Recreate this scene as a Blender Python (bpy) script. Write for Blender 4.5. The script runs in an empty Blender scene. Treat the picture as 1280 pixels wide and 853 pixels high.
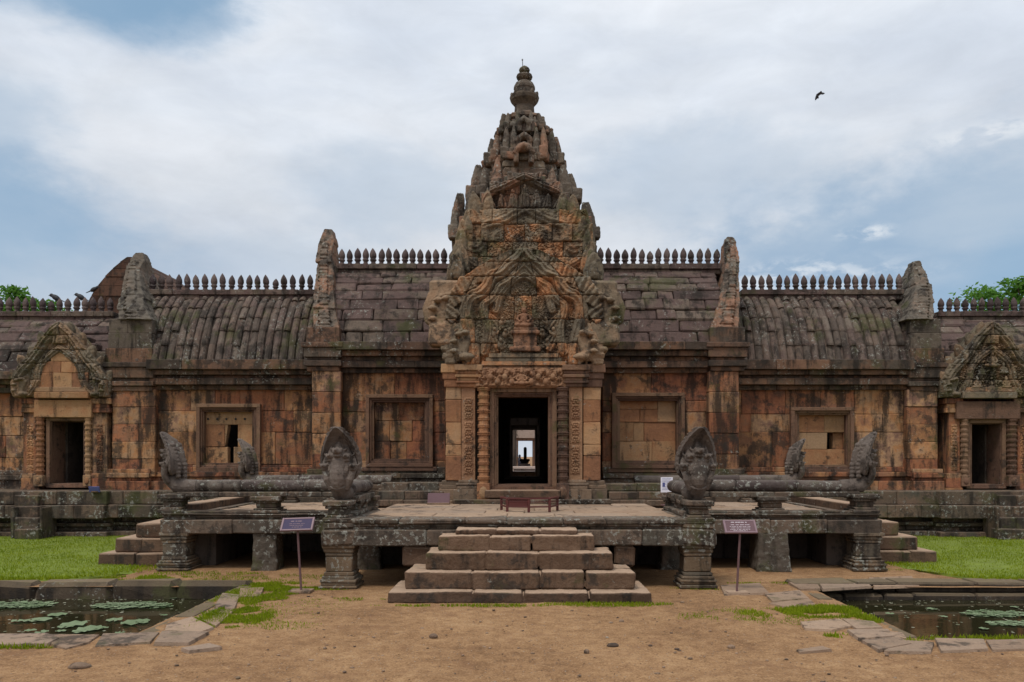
import bpy, math, random
import numpy as np
from mathutils import Vector, Matrix, noise
random.seed(7)
R = math.radians
U = random.uniform
SC = bpy.context.scene
COL = SC.collection

# ------------------------------------------------------------------ camera, world, sun, exposure
F, VX, VY, H = 1000.0, 655.0, 570.0, 2.0          # focal length in photo pixels, vanishing point, eye height (m)
cam = bpy.data.objects.new('camera', bpy.data.cameras.new('camera'))
COL.objects.link(cam)
cam.location = (0, 0, H)
cam.rotation_euler = (R(90), 0, 0)
cam.data.sensor_width = 36
cam.data.lens = 36 * F / 1280
cam.data.shift_x = -(VX - 640) / 1280
cam.data.shift_y = (VY - 426.5) / 1280
cam.data.clip_end = 5000
SC.camera = cam

SUN_EL, SUN_AZ = 60, 212          # high soft sun behind thin cloud, over the camera's left shoulder
sun = bpy.data.objects.new('sun', bpy.data.lights.new('sun', 'SUN'))
COL.objects.link(sun)
sun.data.energy = 1.5
sun.data.angle = R(12)
sun.data.color = (1.0, 0.94, 0.86)
az = R(SUN_AZ)
sv = Vector((math.sin(az) * math.cos(R(SUN_EL)), math.cos(az) * math.cos(R(SUN_EL)), math.sin(R(SUN_EL))))
sun.rotation_euler = sv.to_track_quat('Z', 'Y').to_euler()

SC.view_settings.view_transform = 'Standard'
SC.view_settings.look = 'None'
SC.view_settings.exposure = 0.25
SC.view_settings.gamma = 1.0
SC.view_settings.use_curve_mapping = False


class NT:
    """small node-tree writer"""
    def __init__(s, tree):
        s.t = tree
        tree.nodes.clear()

    def n(s, kind, **kw):
        nd = s.t.nodes.new(kind)
        for k, v in kw.items():
            if k.startswith('i_'):
                key = k[2:]
                key = int(key) if key.isdigit() else key.replace('_', ' ')
                s.put(nd, key, v)
            else:
                setattr(nd, k, v)
        return nd

    def put(s, nd, key, v):
        sock = nd.inputs[key]
        if isinstance(v, bpy.types.NodeSocket):
            s.t.links.new(v, sock)
        else:
            sock.default_value = v

    def math(s, op, a, b=0.0, c=0.0, clamp=False):
        nd = s.n('ShaderNodeMath', operation=op, use_clamp=clamp)
        s.put(nd, 0, a); s.put(nd, 1, b); s.put(nd, 2, c)
        return nd.outputs[0]

    def vmath(s, op, a, b=(0, 0, 0)):
        nd = s.n('ShaderNodeVectorMath', operation=op)
        s.put(nd, 0, a); s.put(nd, 1, b)
        return nd.outputs['Value'] if op in ('DOT_PRODUCT', 'LENGTH', 'DISTANCE') else nd.outputs[0]

    def mix(s, fac, a, b, mode='MIX'):
        nd = s.n('ShaderNodeMix', data_type='RGBA', blend_type=mode)
        s.put(nd, 0, fac)
        for k, v in ((6, a), (7, b)):
            if isinstance(v, (tuple, list)) and len(v) == 3:
                v = (*v, 1)
            s.put(nd, k, v)
        return nd.outputs[2]

    def noise(s, vec, scale, detail=4.0, rough=0.55, dist=0.0):
        nd = s.n('ShaderNodeTexNoise')
        s.put(nd, 'Vector', vec); s.put(nd, 'Scale', scale); s.put(nd, 'Detail', detail)
        s.put(nd, 'Roughness', rough); s.put(nd, 'Distortion', dist)
        return nd.outputs['Fac']

    def step(s, v, lo, hi):
        nd = s.n('ShaderNodeMapRange', interpolation_type='SMOOTHSTEP')
        s.put(nd, 'Value', v); s.put(nd, 'From Min', lo); s.put(nd, 'From Max', hi)
        return nd.outputs[0]

    def scale(s, vec, v):
        return s.vmath('MULTIPLY', vec, v)

    def ramp(s, fac, cols, interp='LINEAR'):
        nd = s.n('ShaderNodeValToRGB')
        cr = nd.color_ramp
        cr.interpolation = interp
        k = len(cols)
        while len(cr.elements) < k:
            cr.elements.new(0.5)
        for i, c in enumerate(cols):
            cr.elements[i].position = i / (k - 1) if interp != 'CONSTANT' else i / k
            cr.elements[i].color = (*c, 1)
        s.put(nd, 0, fac)
        return nd.outputs[0]


def make_world():
    w = bpy.data.worlds.new('World')
    SC.world = w
    w.use_nodes = True
    t = NT(w.node_tree)
    sky = t.n('ShaderNodeTexSky', sky_type='NISHITA', sun_disc=False)
    sky.sun_elevation = R(SUN_EL)
    sky.sun_rotation = R(SUN_AZ)
    sky.air_density, sky.dust_density, sky.ozone_density = 1.0, 1.2, 1.6
    d = t.vmath('NORMALIZE', t.n('ShaderNodeTexCoord').outputs['Generated'])
    sx = t.n('ShaderNodeSeparateXYZ'); t.put(sx, 0, d)
    z = sx.outputs[2]
    st = t.scale(d, (1.0, 1.0, 2.0))
    n1 = t.noise(st, 3.2, 7, 0.55, 0.25)
    n2 = t.noise(st, 7.5, 8, 0.6, 0.3)
    n3 = t.noise(t.scale(d, (1.0, 1.0, 3.5)), 2.2, 6, 0.5, 0.2)
    wob = t.math('ADD', t.math('MULTIPLY', t.math('SUBTRACT', n1, 0.5), 0.52), t.math('ADD', t.math('MULTIPLY', t.math('SUBTRACT', n2, 0.5), 0.3), t.math('MULTIPLY', t.math('SUBTRACT', t.noise(st, 19, 6, 0.6, .3), 0.5), 0.22)))

    def blob(x, y, sxx, syy):
        """opening in the cloud round one direction of the sky, with stretched ragged edge"""
        c = Vector(((x - VX) / F, 1, (VY - y) / F)).normalized()
        df = t.vmath('SUBTRACT', d, tuple(c))
        q = t.vmath('LENGTH', t.scale(df, (1 / sxx, 1 / sxx, 1 / syy)))
        return t.math('SUBTRACT', 1.0, t.math('ADD', q, t.math('MULTIPLY', wob, 2.2)))
    # pale grey cloud sheet, brighter overhead
    shade = t.ramp(t.step(n3, 0.33, 0.68), [(5.9, 6.45, 7.3), (6.9, 7.35, 8.0), (7.6, 7.9, 8.4)])
    lift = t.math('ADD', 0.82, t.math('ADD', t.math('MULTIPLY', t.step(z, 0.2, 0.5), 0.14), t.math('MULTIPLY', t.step(z, 0.5, 0.95), 0.35)))
    fl = t.noise(t.scale(d, (1.0, 1.0, 2.4)), 11, 8, 0.62, 0.4)
    lift = t.math('MULTIPLY', lift, t.math('ADD', .84, t.math('MULTIPLY', fl, .3)))
    cloud = t.vmath('MULTIPLY', shade, t.n('ShaderNodeCombineXYZ', i_0=lift, i_1=lift, i_2=lift).outputs[0])
    # blue-grey lower cloud and clear blue openings
    n4 = t.noise(t.scale(d, (1.0, 1.0, 2.2)), 26, 6, 0.6, 0.3)
    grey = t.mix(t.step(n1, 0.35, 0.65), (2.75, 3.85, 5.2), (3.8, 4.7, 5.75))
    col = cloud
    for (x, y, a, b, k) in ((1290, 275, .33, .12, 1.0), (1020, 330, .22, .055, .85), (-20, 330, .20, .14, .75), (-30, 150, .10, .07, .7),
                            (500, 245, .15, .07, .45), (900, 225, .2, .07, .45), (330, 340, .22, .05, .35), (1200, 400, .3, .07, .8)):
        m = t.math('MULTIPLY', t.step(blob(x, y, a, b), -.1, 0.6), k)
        col = t.mix(m, col, grey)
    blue = t.mix(0.6, t.mix(1.0, sky.outputs[0], (0.75, 0.75, 0.75), 'MULTIPLY'), (2.6, 4.4, 6.2))
    for (x, y, a, b, k) in ((120, -30, .17, .065, .9), (225, 12, .08, .045, .45), (-60, 260, .14, .1, .5), (1330, 340, .16, .09, .55)):
        m = t.math('MULTIPLY', t.step(blob(x, y, a, b), -.1, 0.7), k)
        col = t.mix(m, col, blue)
    for (x, y, a, b, k) in ((1085, 291, .03, .008, .55), (1240, 166, .07, .012, .45), (1000, 350, .14, .02, .45)):
        m = t.math('MULTIPLY', t.math('MULTIPLY', t.step(blob(x, y, a * 1.5, b * 1.5), 0.0, 1.0), t.step(n4, .42, .62)), k)
        col = t.mix(m, col, (8.8, 8.8, 8.7))
    bg = t.n('ShaderNodeBackground', i_Strength=0.1)
    t.put(bg, 'Color', col)
    t.put(t.n('ShaderNodeOutputWorld'), 'Surface', bg.outputs[0])


make_world()


# ------------------------------------------------------------------ materials
def stone(name, cols, stain=0.5, lichen=0.3, moss=0.15, streak=0.4, dark=(0.022, 0.018, 0.015), patina=None, pat=0.0, bump=0.8,
          rough=0.92, top=0.0, carve=0.0, carve_scale=9.0, pale=(0.30, 0.30, 0.26), vary=1.0, topcol=(0.46, 0.32, 0.22)):
    """weathered sandstone: each block its own colour, black algae, grey crust, moss and lichen spots"""
    m = bpy.data.materials.new(name)
    m.use_nodes = True
    t = NT(m.node_tree)
    g = t.n('ShaderNodeNewGeometry')
    P = g.outputs['Position']
    rnd = t.math('FRACT', t.math('ADD', g.outputs['Random Per Island'], t.n('ShaderNodeObjectInfo').outputs['Random']))
    off = t.vmath('ADD', P, t.scale(t.n('ShaderNodeCombineXYZ', i_0=rnd, i_1=rnd, i_2=rnd).outputs[0], (1.5, 1.5, 1.5)))
    nf = t.noise(P, 26, 6, 0.7)
    ng_ = t.noise(P, 75, 3, 0.6)
    nm = t.noise(off, 3.0, 6, 0.62)
    nb = t.noise(t.vmath('ADD', P, (3, 9, 31)), 4.2, 8, 0.68)
    nl = t.noise(t.vmath('ADD', P, (17, 3, 5)), 0.9, 6, 0.62)

    def cover(n, frac, soft=.09):
        lo = .5 + (.5 - frac) * .34
        return t.step(n, lo - soft / 2, lo + soft / 2)
    c = t.ramp(t.math('ADD', t.math('MULTIPLY', rnd, vary), t.math('ADD', (1 - vary) * .5, t.math('MULTIPLY', t.math('SUBTRACT', nm, 0.5), 1.3))), cols)
    r2 = t.math('FRACT', t.math('MULTIPLY', rnd, 37.7))
    v = t.math('ADD', 0.30, t.math('ADD', t.math('MULTIPLY', nf, 0.75), t.math('ADD', t.math('MULTIPLY', r2, 0.3), t.math('MULTIPLY', ng_, .3))))
    c = t.mix(1.0, c, t.n('ShaderNodeCombineXYZ', i_0=v, i_1=v, i_2=v).outputs[0], 'MULTIPLY')
    fine = t.math('MULTIPLY', t.math('SUBTRACT', nf, .5), .55)
    if patina:
        c = t.mix(t.math('MULTIPLY', cover(t.math('ADD', nl, t.math('ADD', t.math('MULTIPLY', fine, .5), t.math('MULTIPLY', t.math('SUBTRACT', r2, .5), .22))), pat, .14), 0.85), c, patina)
    ns = t.noise(t.scale(P, (3.0, 3.0, 0.5)), 1.2, 7, 0.62)
    c = t.mix(t.math('MULTIPLY', cover(t.math('ADD', ns, t.math('MULTIPLY', fine, .5)), streak * .62, .16), .85), c, dark)
    c = t.mix(t.math('MULTIPLY', cover(t.math('ADD', nb, t.math('MULTIPLY', t.math('SUBTRACT', nl, .5), .7)), stain * .6, .12), 0.75), c, tuple(x * 1.7 for x in dark))
    ng = t.noise(t.vmath('ADD', P, (31, 1, 8)), 1.3, 7, 0.66)
    c = t.mix(t.math('MULTIPLY', cover(t.math('ADD', ng, t.math('MULTIPLY', fine, .4)), moss * .6, .12), 0.6), c, (0.07, 0.075, 0.026))
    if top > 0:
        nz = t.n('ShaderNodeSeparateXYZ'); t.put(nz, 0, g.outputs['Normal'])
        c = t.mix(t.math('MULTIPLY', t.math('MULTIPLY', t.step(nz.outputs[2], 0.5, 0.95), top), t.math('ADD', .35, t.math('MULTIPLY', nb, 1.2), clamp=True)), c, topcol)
    nw = t.noise(t.vmath('ADD', P, (8, 41, 2)), 15.0, 5, 0.65)
    nw2 = t.noise(t.vmath('ADD', P, (2, 4, 21)), 1.7, 4, 0.55)
    lm = t.math('MULTIPLY', cover(nw, .12 + lichen * .32, .05), cover(nw2, .1 + lichen * .7, .14))
    c = t.mix(t.math('MULTIPLY', lm, 0.75), c, pale)
    h = t.math('ADD', t.math('ADD', t.math('MULTIPLY', nf, 0.55), t.math('MULTIPLY', ng_, .25)), t.math('MULTIPLY', nb, 0.9))
    if carve > 0:
        vo = t.n('ShaderNodeTexVoronoi', feature='SMOOTH_F1')
        t.put(vo, 'Vector', t.vmath('ADD', P, t.scale(t.n('ShaderNodeTexNoise', i_Scale=4.0, i_Vector=P).outputs['Color'], (.25, .25, .25))))
        t.put(vo, 'Scale', carve_scale)
        h = t.math('ADD', h, t.math('MULTIPLY', vo.outputs['Distance'], carve * 2.2))
    bp = t.n('ShaderNodeBump', i_Strength=bump, i_Distance=0.04)
    t.put(bp, 'Height', h)
    b = t.n('ShaderNodeBsdfPrincipled', i_Roughness=rough)
    t.put(b, 'Specular IOR Level', 0.2)
    t.put(b, 'Base Color', c)
    t.put(b, 'Normal', bp.outputs[0])
    t.put(t.n('ShaderNodeOutputMaterial'), 'Surface', b.outputs[0])
    return m


def plain(name, col, rough=0.6, vary=0.25, scale=14, metal=0.0, bump=0.15, spec=0.4):
    m = bpy.data.materials.new(name)
    m.use_nodes = True
    t = NT(m.node_tree)
    P = t.n('ShaderNodeNewGeometry').outputs['Position']
    n = t.noise(P, scale, 5, 0.6)
    v = t.math('ADD', 1 - vary, t.math('MULTIPLY', n, 2 * vary))
    c = t.mix(1.0, col, t.n('ShaderNodeCombineXYZ', i_0=v, i_1=v, i_2=v).outputs[0], 'MULTIPLY')
    bp = t.n('ShaderNodeBump', i_Strength=bump, i_Distance=0.01); t.put(bp, 'Height', n)
    b = t.n('ShaderNodeBsdfPrincipled', i_Roughness=rough, i_Metallic=metal)
    t.put(b, 'Specular IOR Level', spec)
    t.put(b, 'Base Color', c); t.put(b, 'Normal', bp.outputs[0])
    t.put(t.n('ShaderNodeOutputMaterial'), 'Surface', b.outputs[0])
    return m


def leafmat(name, lo, hi, trans=0.35):
    m = bpy.data.materials.new(name)
    m.use_nodes = True
    t = NT(m.node_tree)
    g = t.n('ShaderNodeNewGeometry')
    n = t.noise(g.outputs['Position'], 0.9, 4, 0.6)
    c = t.ramp(t.math('ADD', t.math('MULTIPLY', g.outputs['Random Per Island'], 0.6), t.math('SUBTRACT', t.math('MULTIPLY', n, 1.2), 0.4)), [lo, hi])
    b = t.n('ShaderNodeBsdfPrincipled', i_Roughness=0.7); t.put(b, 'Base Color', c); t.put(b, 'Specular IOR Level', 0.12)
    tr = t.n('ShaderNodeBsdfTranslucent'); t.put(tr, 'Color', c)
    mx = t.n('ShaderNodeMixShader', i_0=trans)
    t.t.links.new(b.outputs[0], mx.inputs[1]); t.t.links.new(tr.outputs[0], mx.inputs[2])
    t.put(t.n('ShaderNodeOutputMaterial'), 'Surface', mx.outputs[0])
    return m


def groundmat():
    m = bpy.data.materials.new('dirt')
    m.use_nodes = True
    t = NT(m.node_tree)
    P = t.n('ShaderNodeNewGeometry').outputs['Position']
    a = t.noise(P, 0.7, 6, 0.6); b_ = t.noise(P, 6, 8, 0.7); f = t.noise(P, 45, 6, 0.7); s = t.noise(t.scale(P, (1, 1.0, 1)), 2.4, 5, .6)
    c = t.ramp(t.math('ADD', t.math('MULTIPLY', t.math('SUBTRACT', a, .5), 1.3), t.math('ADD', .5, t.math('MULTIPLY', t.math('SUBTRACT', b_, .5), 1.5))), [(0.13, 0.07, 0.034), (0.235, 0.128, 0.06), (0.335, 0.195, 0.095), (0.43, 0.27, 0.14)])
    g2 = t.noise(P, 110, 4, 0.7); lit = t.noise(t.scale(P, (1.0, 2.2, 1)), 13, 6, .7)
    c = t.mix(t.math('MULTIPLY', t.step(f, .5, .66), .6), c, (0.44, 0.275, 0.15))
    c = t.mix(t.math('MULTIPLY', t.step(f, .48, .34), .7), c, (0.11, 0.058, 0.03))
    c = t.mix(t.math('MULTIPLY', t.step(lit, .56, .66), .55), c, (0.17, 0.085, 0.042))
    c = t.mix(t.math('MULTIPLY', t.step(lit, .42, .33), .45), c, (0.46, 0.31, 0.18))
    c = t.mix(t.math('MULTIPLY', t.step(s, .54, .68), .4), c, (0.2, 0.105, 0.055))
    gv = t.math('ADD', .5, g2)
    c = t.mix(1.0, c, t.n('ShaderNodeCombineXYZ', i_0=gv, i_1=gv, i_2=gv).outputs[0], 'MULTIPLY')
    vo = t.n('ShaderNodeTexVoronoi', i_Scale=28.0); t.put(vo, 'Vector', P)
    vs = t.n('ShaderNodeSeparateColor'); t.put(vs, 0, vo.outputs['Color'])
    pb = t.math('MULTIPLY', t.step(vo.outputs['Distance'], .3, .18), t.step(vs.outputs[0], .72, .76))
    c = t.mix(t.math('MULTIPLY', pb, .7), c, t.ramp(vs.outputs[1], [(0.1, 0.07, 0.06), (0.25, 0.17, 0.12), (0.45, 0.38, 0.31)]))
    h = t.math('ADD', t.math('ADD', t.math('MULTIPLY', f, .5), b_), t.math('MULTIPLY', pb, .5))
    bp = t.n('ShaderNodeBump', i_Strength=0.8, i_Distance=0.03); t.put(bp, 'Height', h)
    b = t.n('ShaderNodeBsdfPrincipled', i_Roughness=0.95); t.put(b, 'Base Color', c); t.put(b, 'Normal', bp.outputs[0])
    t.put(b, 'Specular IOR Level', 0.15)
    t.put(t.n('ShaderNodeOutputMaterial'), 'Surface', b.outputs[0])
    return m


def watermat():
    m = bpy.data.materials.new('pond_water')
    m.use_nodes = True
    t = NT(m.node_tree)
    P = t.n('ShaderNodeNewGeometry').outputs['Position']
    n = t.noise(t.scale(P, (1.0, 2.2, 1)), 2.2, 3, .5)
    bp = t.n('ShaderNodeBump', i_Strength=0.09, i_Distance=0.02); t.put(bp, 'Height', n)
    b = t.n('ShaderNodeBsdfPrincipled', i_Roughness=0.04); t.put(b, 'Base Color', (0.022, 0.02, 0.009, 1))
    t.put(b, 'IOR', 1.33); t.put(b, 'Normal', bp.outputs[0])
    t.put(t.n('ShaderNodeOutputMaterial'), 'Surface', b.outputs[0])
    return m


WARM = [(0.13, 0.068, 0.046), (0.24, 0.095, 0.055), (0.335, 0.135, 0.066), (0.255, 0.128, 0.075), (0.41, 0.2, 0.09), (0.40, 0.24, 0.135), (0.2, 0.11, 0.08)]
M = dict(
    gab=stone('gable_stone', [(0.12, 0.10, 0.07), (0.17, 0.135, 0.092), (0.25, 0.16, 0.095), (0.15, 0.125, 0.09)], stain=.42, lichen=.4, moss=.4, streak=.35, vary=.7),
    warm=stone('sandstone_warm', WARM, stain=.45, lichen=.1, moss=.1, streak=.7, vary=.75),
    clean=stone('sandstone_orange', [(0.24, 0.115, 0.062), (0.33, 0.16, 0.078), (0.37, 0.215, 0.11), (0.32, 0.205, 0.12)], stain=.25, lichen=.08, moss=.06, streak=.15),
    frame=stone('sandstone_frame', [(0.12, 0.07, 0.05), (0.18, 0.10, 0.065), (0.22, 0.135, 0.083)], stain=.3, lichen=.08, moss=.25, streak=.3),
    pbase=stone('pilaster_base_stone', [(0.13, 0.095, 0.068), (0.2, 0.14, 0.095), (0.24, 0.16, 0.105)], stain=.4, lichen=.2, moss=.3, streak=.4),
    carved=stone('sandstone_carved', [(0.22, 0.115, 0.068), (0.30, 0.165, 0.092), (0.33, 0.205, 0.12)], stain=.3, lichen=.08, moss=.05, streak=.15, vary=.4),
    ped=stone('pediment_stone', [(0.17, 0.135, 0.095), (0.23, 0.17, 0.11), (0.32, 0.19, 0.105), (0.46, 0.215, 0.10), (0.30, 0.205, 0.125), (0.20, 0.155, 0.105)], stain=.32, lichen=.3, moss=.3, streak=.28, patina=(0.13, 0.112, 0.08), pat=.42),
    relief=stone('relief_stone', [(0.15, 0.125, 0.09), (0.22, 0.165, 0.11), (0.32, 0.2, 0.12)], stain=.38, lichen=.3, moss=.3, streak=.28, vary=.5),
    deity=stone('deity_stone', [(0.17, 0.095, 0.06), (0.26, 0.135, 0.08), (0.29, 0.175, 0.11)], stain=.45, lichen=.2, moss=.15, streak=.3, vary=.4),
    tower=stone('tower_stone', [(0.13, 0.105, 0.08), (0.185, 0.135, 0.10), (0.23, 0.15, 0.103), (0.29, 0.155, 0.098), (0.16, 0.13, 0.10), (0.23, 0.18, 0.13)], stain=.42, lichen=.35, moss=.22, streak=.38, patina=(0.135, 0.118, 0.095), pat=.4, bump=1.0),
    grey=stone('grey_stone', [(0.08, 0.066, 0.052), (0.135, 0.107, 0.082), (0.105, 0.085, 0.066)], stain=.4, lichen=.45, moss=.25, streak=.35, bump=1.0),
    roof=stone('roof_stone', [(0.08, 0.057, 0.051), (0.118, 0.08, 0.07), (0.13, 0.086, 0.075), (0.17, 0.13, 0.10), (0.115, 0.092, 0.075)], stain=.45, lichen=.3, moss=.25, streak=.4, bump=1.1, vary=.8),
    rib=stone('rib_stone', [(0.085, 0.067, 0.055), (0.12, 0.093, 0.075), (0.16, 0.115, 0.088), (0.115, 0.08, 0.068), (0.175, 0.14, 0.11)], stain=.5, lichen=.4, moss=.35, streak=.45, bump=1.1),
    finial=stone('finial_stone', [(0.07, 0.052, 0.052), (0.105, 0.077, 0.073), (0.14, 0.105, 0.093)], stain=.4, lichen=.2, moss=.05, streak=.2),
    corn=stone('cornice_stone', [(0.075, 0.055, 0.042), (0.14, 0.085, 0.06), (0.20, 0.11, 0.068), (0.10, 0.078, 0.06)], stain=.5, lichen=.35, moss=.3, streak=.55),
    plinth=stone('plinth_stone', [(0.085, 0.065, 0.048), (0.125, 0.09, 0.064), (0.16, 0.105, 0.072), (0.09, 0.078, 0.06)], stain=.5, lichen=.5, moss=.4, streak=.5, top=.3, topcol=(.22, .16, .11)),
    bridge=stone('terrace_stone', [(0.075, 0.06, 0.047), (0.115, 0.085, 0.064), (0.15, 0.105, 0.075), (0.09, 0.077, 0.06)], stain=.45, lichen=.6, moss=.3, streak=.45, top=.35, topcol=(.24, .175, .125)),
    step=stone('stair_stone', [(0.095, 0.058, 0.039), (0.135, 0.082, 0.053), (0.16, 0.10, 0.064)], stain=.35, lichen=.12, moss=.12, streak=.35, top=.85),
    floor=stone('terrace_paving', [(0.31, 0.21, 0.14), (0.38, 0.265, 0.18), (0.35, 0.255, 0.185)], stain=.25, lichen=.1, moss=.02, streak=.1),
    pave=stone('paving_stone', [(0.27, 0.18, 0.12), (0.34, 0.235, 0.16), (0.30, 0.215, 0.155)], stain=.3, lichen=.12, moss=.2, streak=.1),
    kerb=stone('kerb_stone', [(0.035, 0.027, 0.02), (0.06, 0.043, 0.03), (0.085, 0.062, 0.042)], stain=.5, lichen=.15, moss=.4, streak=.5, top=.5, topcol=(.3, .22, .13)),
    naga=stone('naga_stone', [(0.105, 0.083, 0.07), (0.14, 0.112, 0.094), (0.175, 0.14, 0.115)], stain=.32, lichen=.22, moss=.08, streak=.25, vary=.4, bump=.7),
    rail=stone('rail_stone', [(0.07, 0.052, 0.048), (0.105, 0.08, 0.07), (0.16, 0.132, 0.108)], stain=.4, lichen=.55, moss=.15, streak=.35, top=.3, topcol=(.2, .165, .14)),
    pier=stone('pier_stone', [(0.14, 0.097, 0.06), (0.18, 0.125, 0.08), (0.12, 0.10, 0.075)], stain=.4, lichen=.6, moss=.35, streak=.45),
    laterite=stone('laterite', [(0.065, 0.034, 0.024), (0.095, 0.05, 0.033), (0.12, 0.065, 0.043)], stain=.4, lichen=.05, moss=.1, streak=.3),
    dim=stone('inner_shade_stone', [(0.075, 0.058, 0.048), (0.105, 0.08, 0.064)], stain=.4, lichen=.1, moss=.1, streak=.3),  # darkened stone colour, shade put in for interiors and undersides
    pale=stone('lit_shrine_stone', [(0.36, 0.27, 0.22), (0.42, 0.33, 0.28)], stain=.2, lichen=.1, moss=.05, streak=.1),  # pale colour puts sky light on the shrine lintel and steps
    rock=stone('loose_stone', [(0.12, 0.08, 0.06), (0.25, 0.17, 0.115), (0.34, 0.24, 0.17)], stain=.3, lichen=.2, moss=.05, streak=.1),
    dirt=groundmat(), water=watermat(),
    lawn=plain('lawn_soil', (0.14, 0.18, 0.02), .95, .5, 3),
    grass=leafmat('grass_blades', (0.10, 0.17, 0.004), (0.33, 0.38, 0.018), .45),
    leaf=leafmat('tree_leaves', (0.04, 0.13, 0.018), (0.15, 0.32, 0.05), .4),
    litter=leafmat('dry_leaves', (0.10, 0.05, 0.025), (0.36, 0.23, 0.12), .1), litter2=leafmat('floating_bits', (0.10, 0.11, 0.05), (0.42, 0.40, 0.30), .1),
    lily=leafmat('lily_pads', (0.07, 0.12, 0.045), (0.26, 0.31, 0.19), .1),
    bark=plain('bark', (0.09, 0.065, 0.045), .9, .5, 9, bump=.6),
    maroon=plain('maroon_paint', (0.085, 0.018, 0.015), .5, .3, 20),
    signpost=plain('sign_post_paint', (0.13, 0.07, 0.07), .5, .25, 20),
    signblue=plain('sign_board_violet', (0.06, 0.05, 0.09), .75, .2, 6, spec=.15),
    signrose=plain('sign_board_maroon', (0.13, 0.078, 0.085), .75, .2, 6, spec=.15),
    signrim=plain('sign_rim', (0.2, 0.125, 0.14), .5, .2, 6),
    ink=plain('sign_lettering', (0.42, 0.36, 0.38), .6, .1, 6),
    paper=plain('white_paper', (0.72, 0.70, 0.76), .7, .05, 6),
    blueink=plain('blue_ink', (0.08, 0.09, 0.24), .7, .1, 6),
    feather=plain('bird_feathers', (0.018, 0.018, 0.022), .6, .3, 20),
    skin=plain('skin', (0.25, 0.14, 0.1), .6, .1), dark_figure=plain('figure_silhouette', (0.02, 0.02, 0.03), .8, .2),  # near-black figure colour stands for the far visitor's silhouette
    rod=plain('rod_metal', (0.2, 0.2, 0.2), .4, .1, metal=.8),
    shade_black=plain('linga_hole_shade', (0.02, 0.018, 0.018), .6, .2),  # near-black stands for shade on the linga and in small holes
)


# ------------------------------------------------------------------ mesh helpers
def PX(x, d): return (x - VX) * d / F
def PZ(y, d): return H - (y - VY) * d / F


_C8 = [(sx, sy, sz) for sx in (-1, 1) for sy in (-1, 1) for sz in (-1, 1)]


def _template():
    pos = np.array([[c[a] * (1.0 if a == k else 0.8) for a in range(3)] for c in _C8 for k in range(3)])
    idx = {(c, k): i * 3 + k for i, c in enumerate(_C8) for k in range(3)}
    fs = []
    for k in range(3):
        a, b = [q for q in range(3) if q != k]
        for s in (-1, 1):
            f = []
            for (p, q) in ((-1, -1), (1, -1), (1, 1), (-1, 1)):
                c = [0, 0, 0]; c[k] = s; c[a] = p; c[b] = q
                f.append(idx[(tuple(c), k)])
            fs.append(f)
    for m in range(3):
        k, l = [q for q in range(3) if q != m]
        for s1 in (-1, 1):
            for s2 in (-1, 1):
                c1 = [0, 0, 0]; c1[k] = s1; c1[l] = s2; c1[m] = -1
                c2 = list(c1); c2[m] = 1
                c1, c2 = tuple(c1), tuple(c2)
                fs.append([idx[(c1, k)], idx[(c1, l)], idx[(c2, l)], idx[(c2, k)]])
    for c in _C8:
        fs.append([idx[(c, 0)], idx[(c, 1)], idx[(c, 2)]])
    out = []
    for f in fs:
        p = pos[f]
        nrm = np.cross(p[1] - p[0], p[2] - p[0])
        out.append(f if np.dot(nrm, p.mean(0)) > 0 else f[::-1])
    return out


_CHF = _template()


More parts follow.
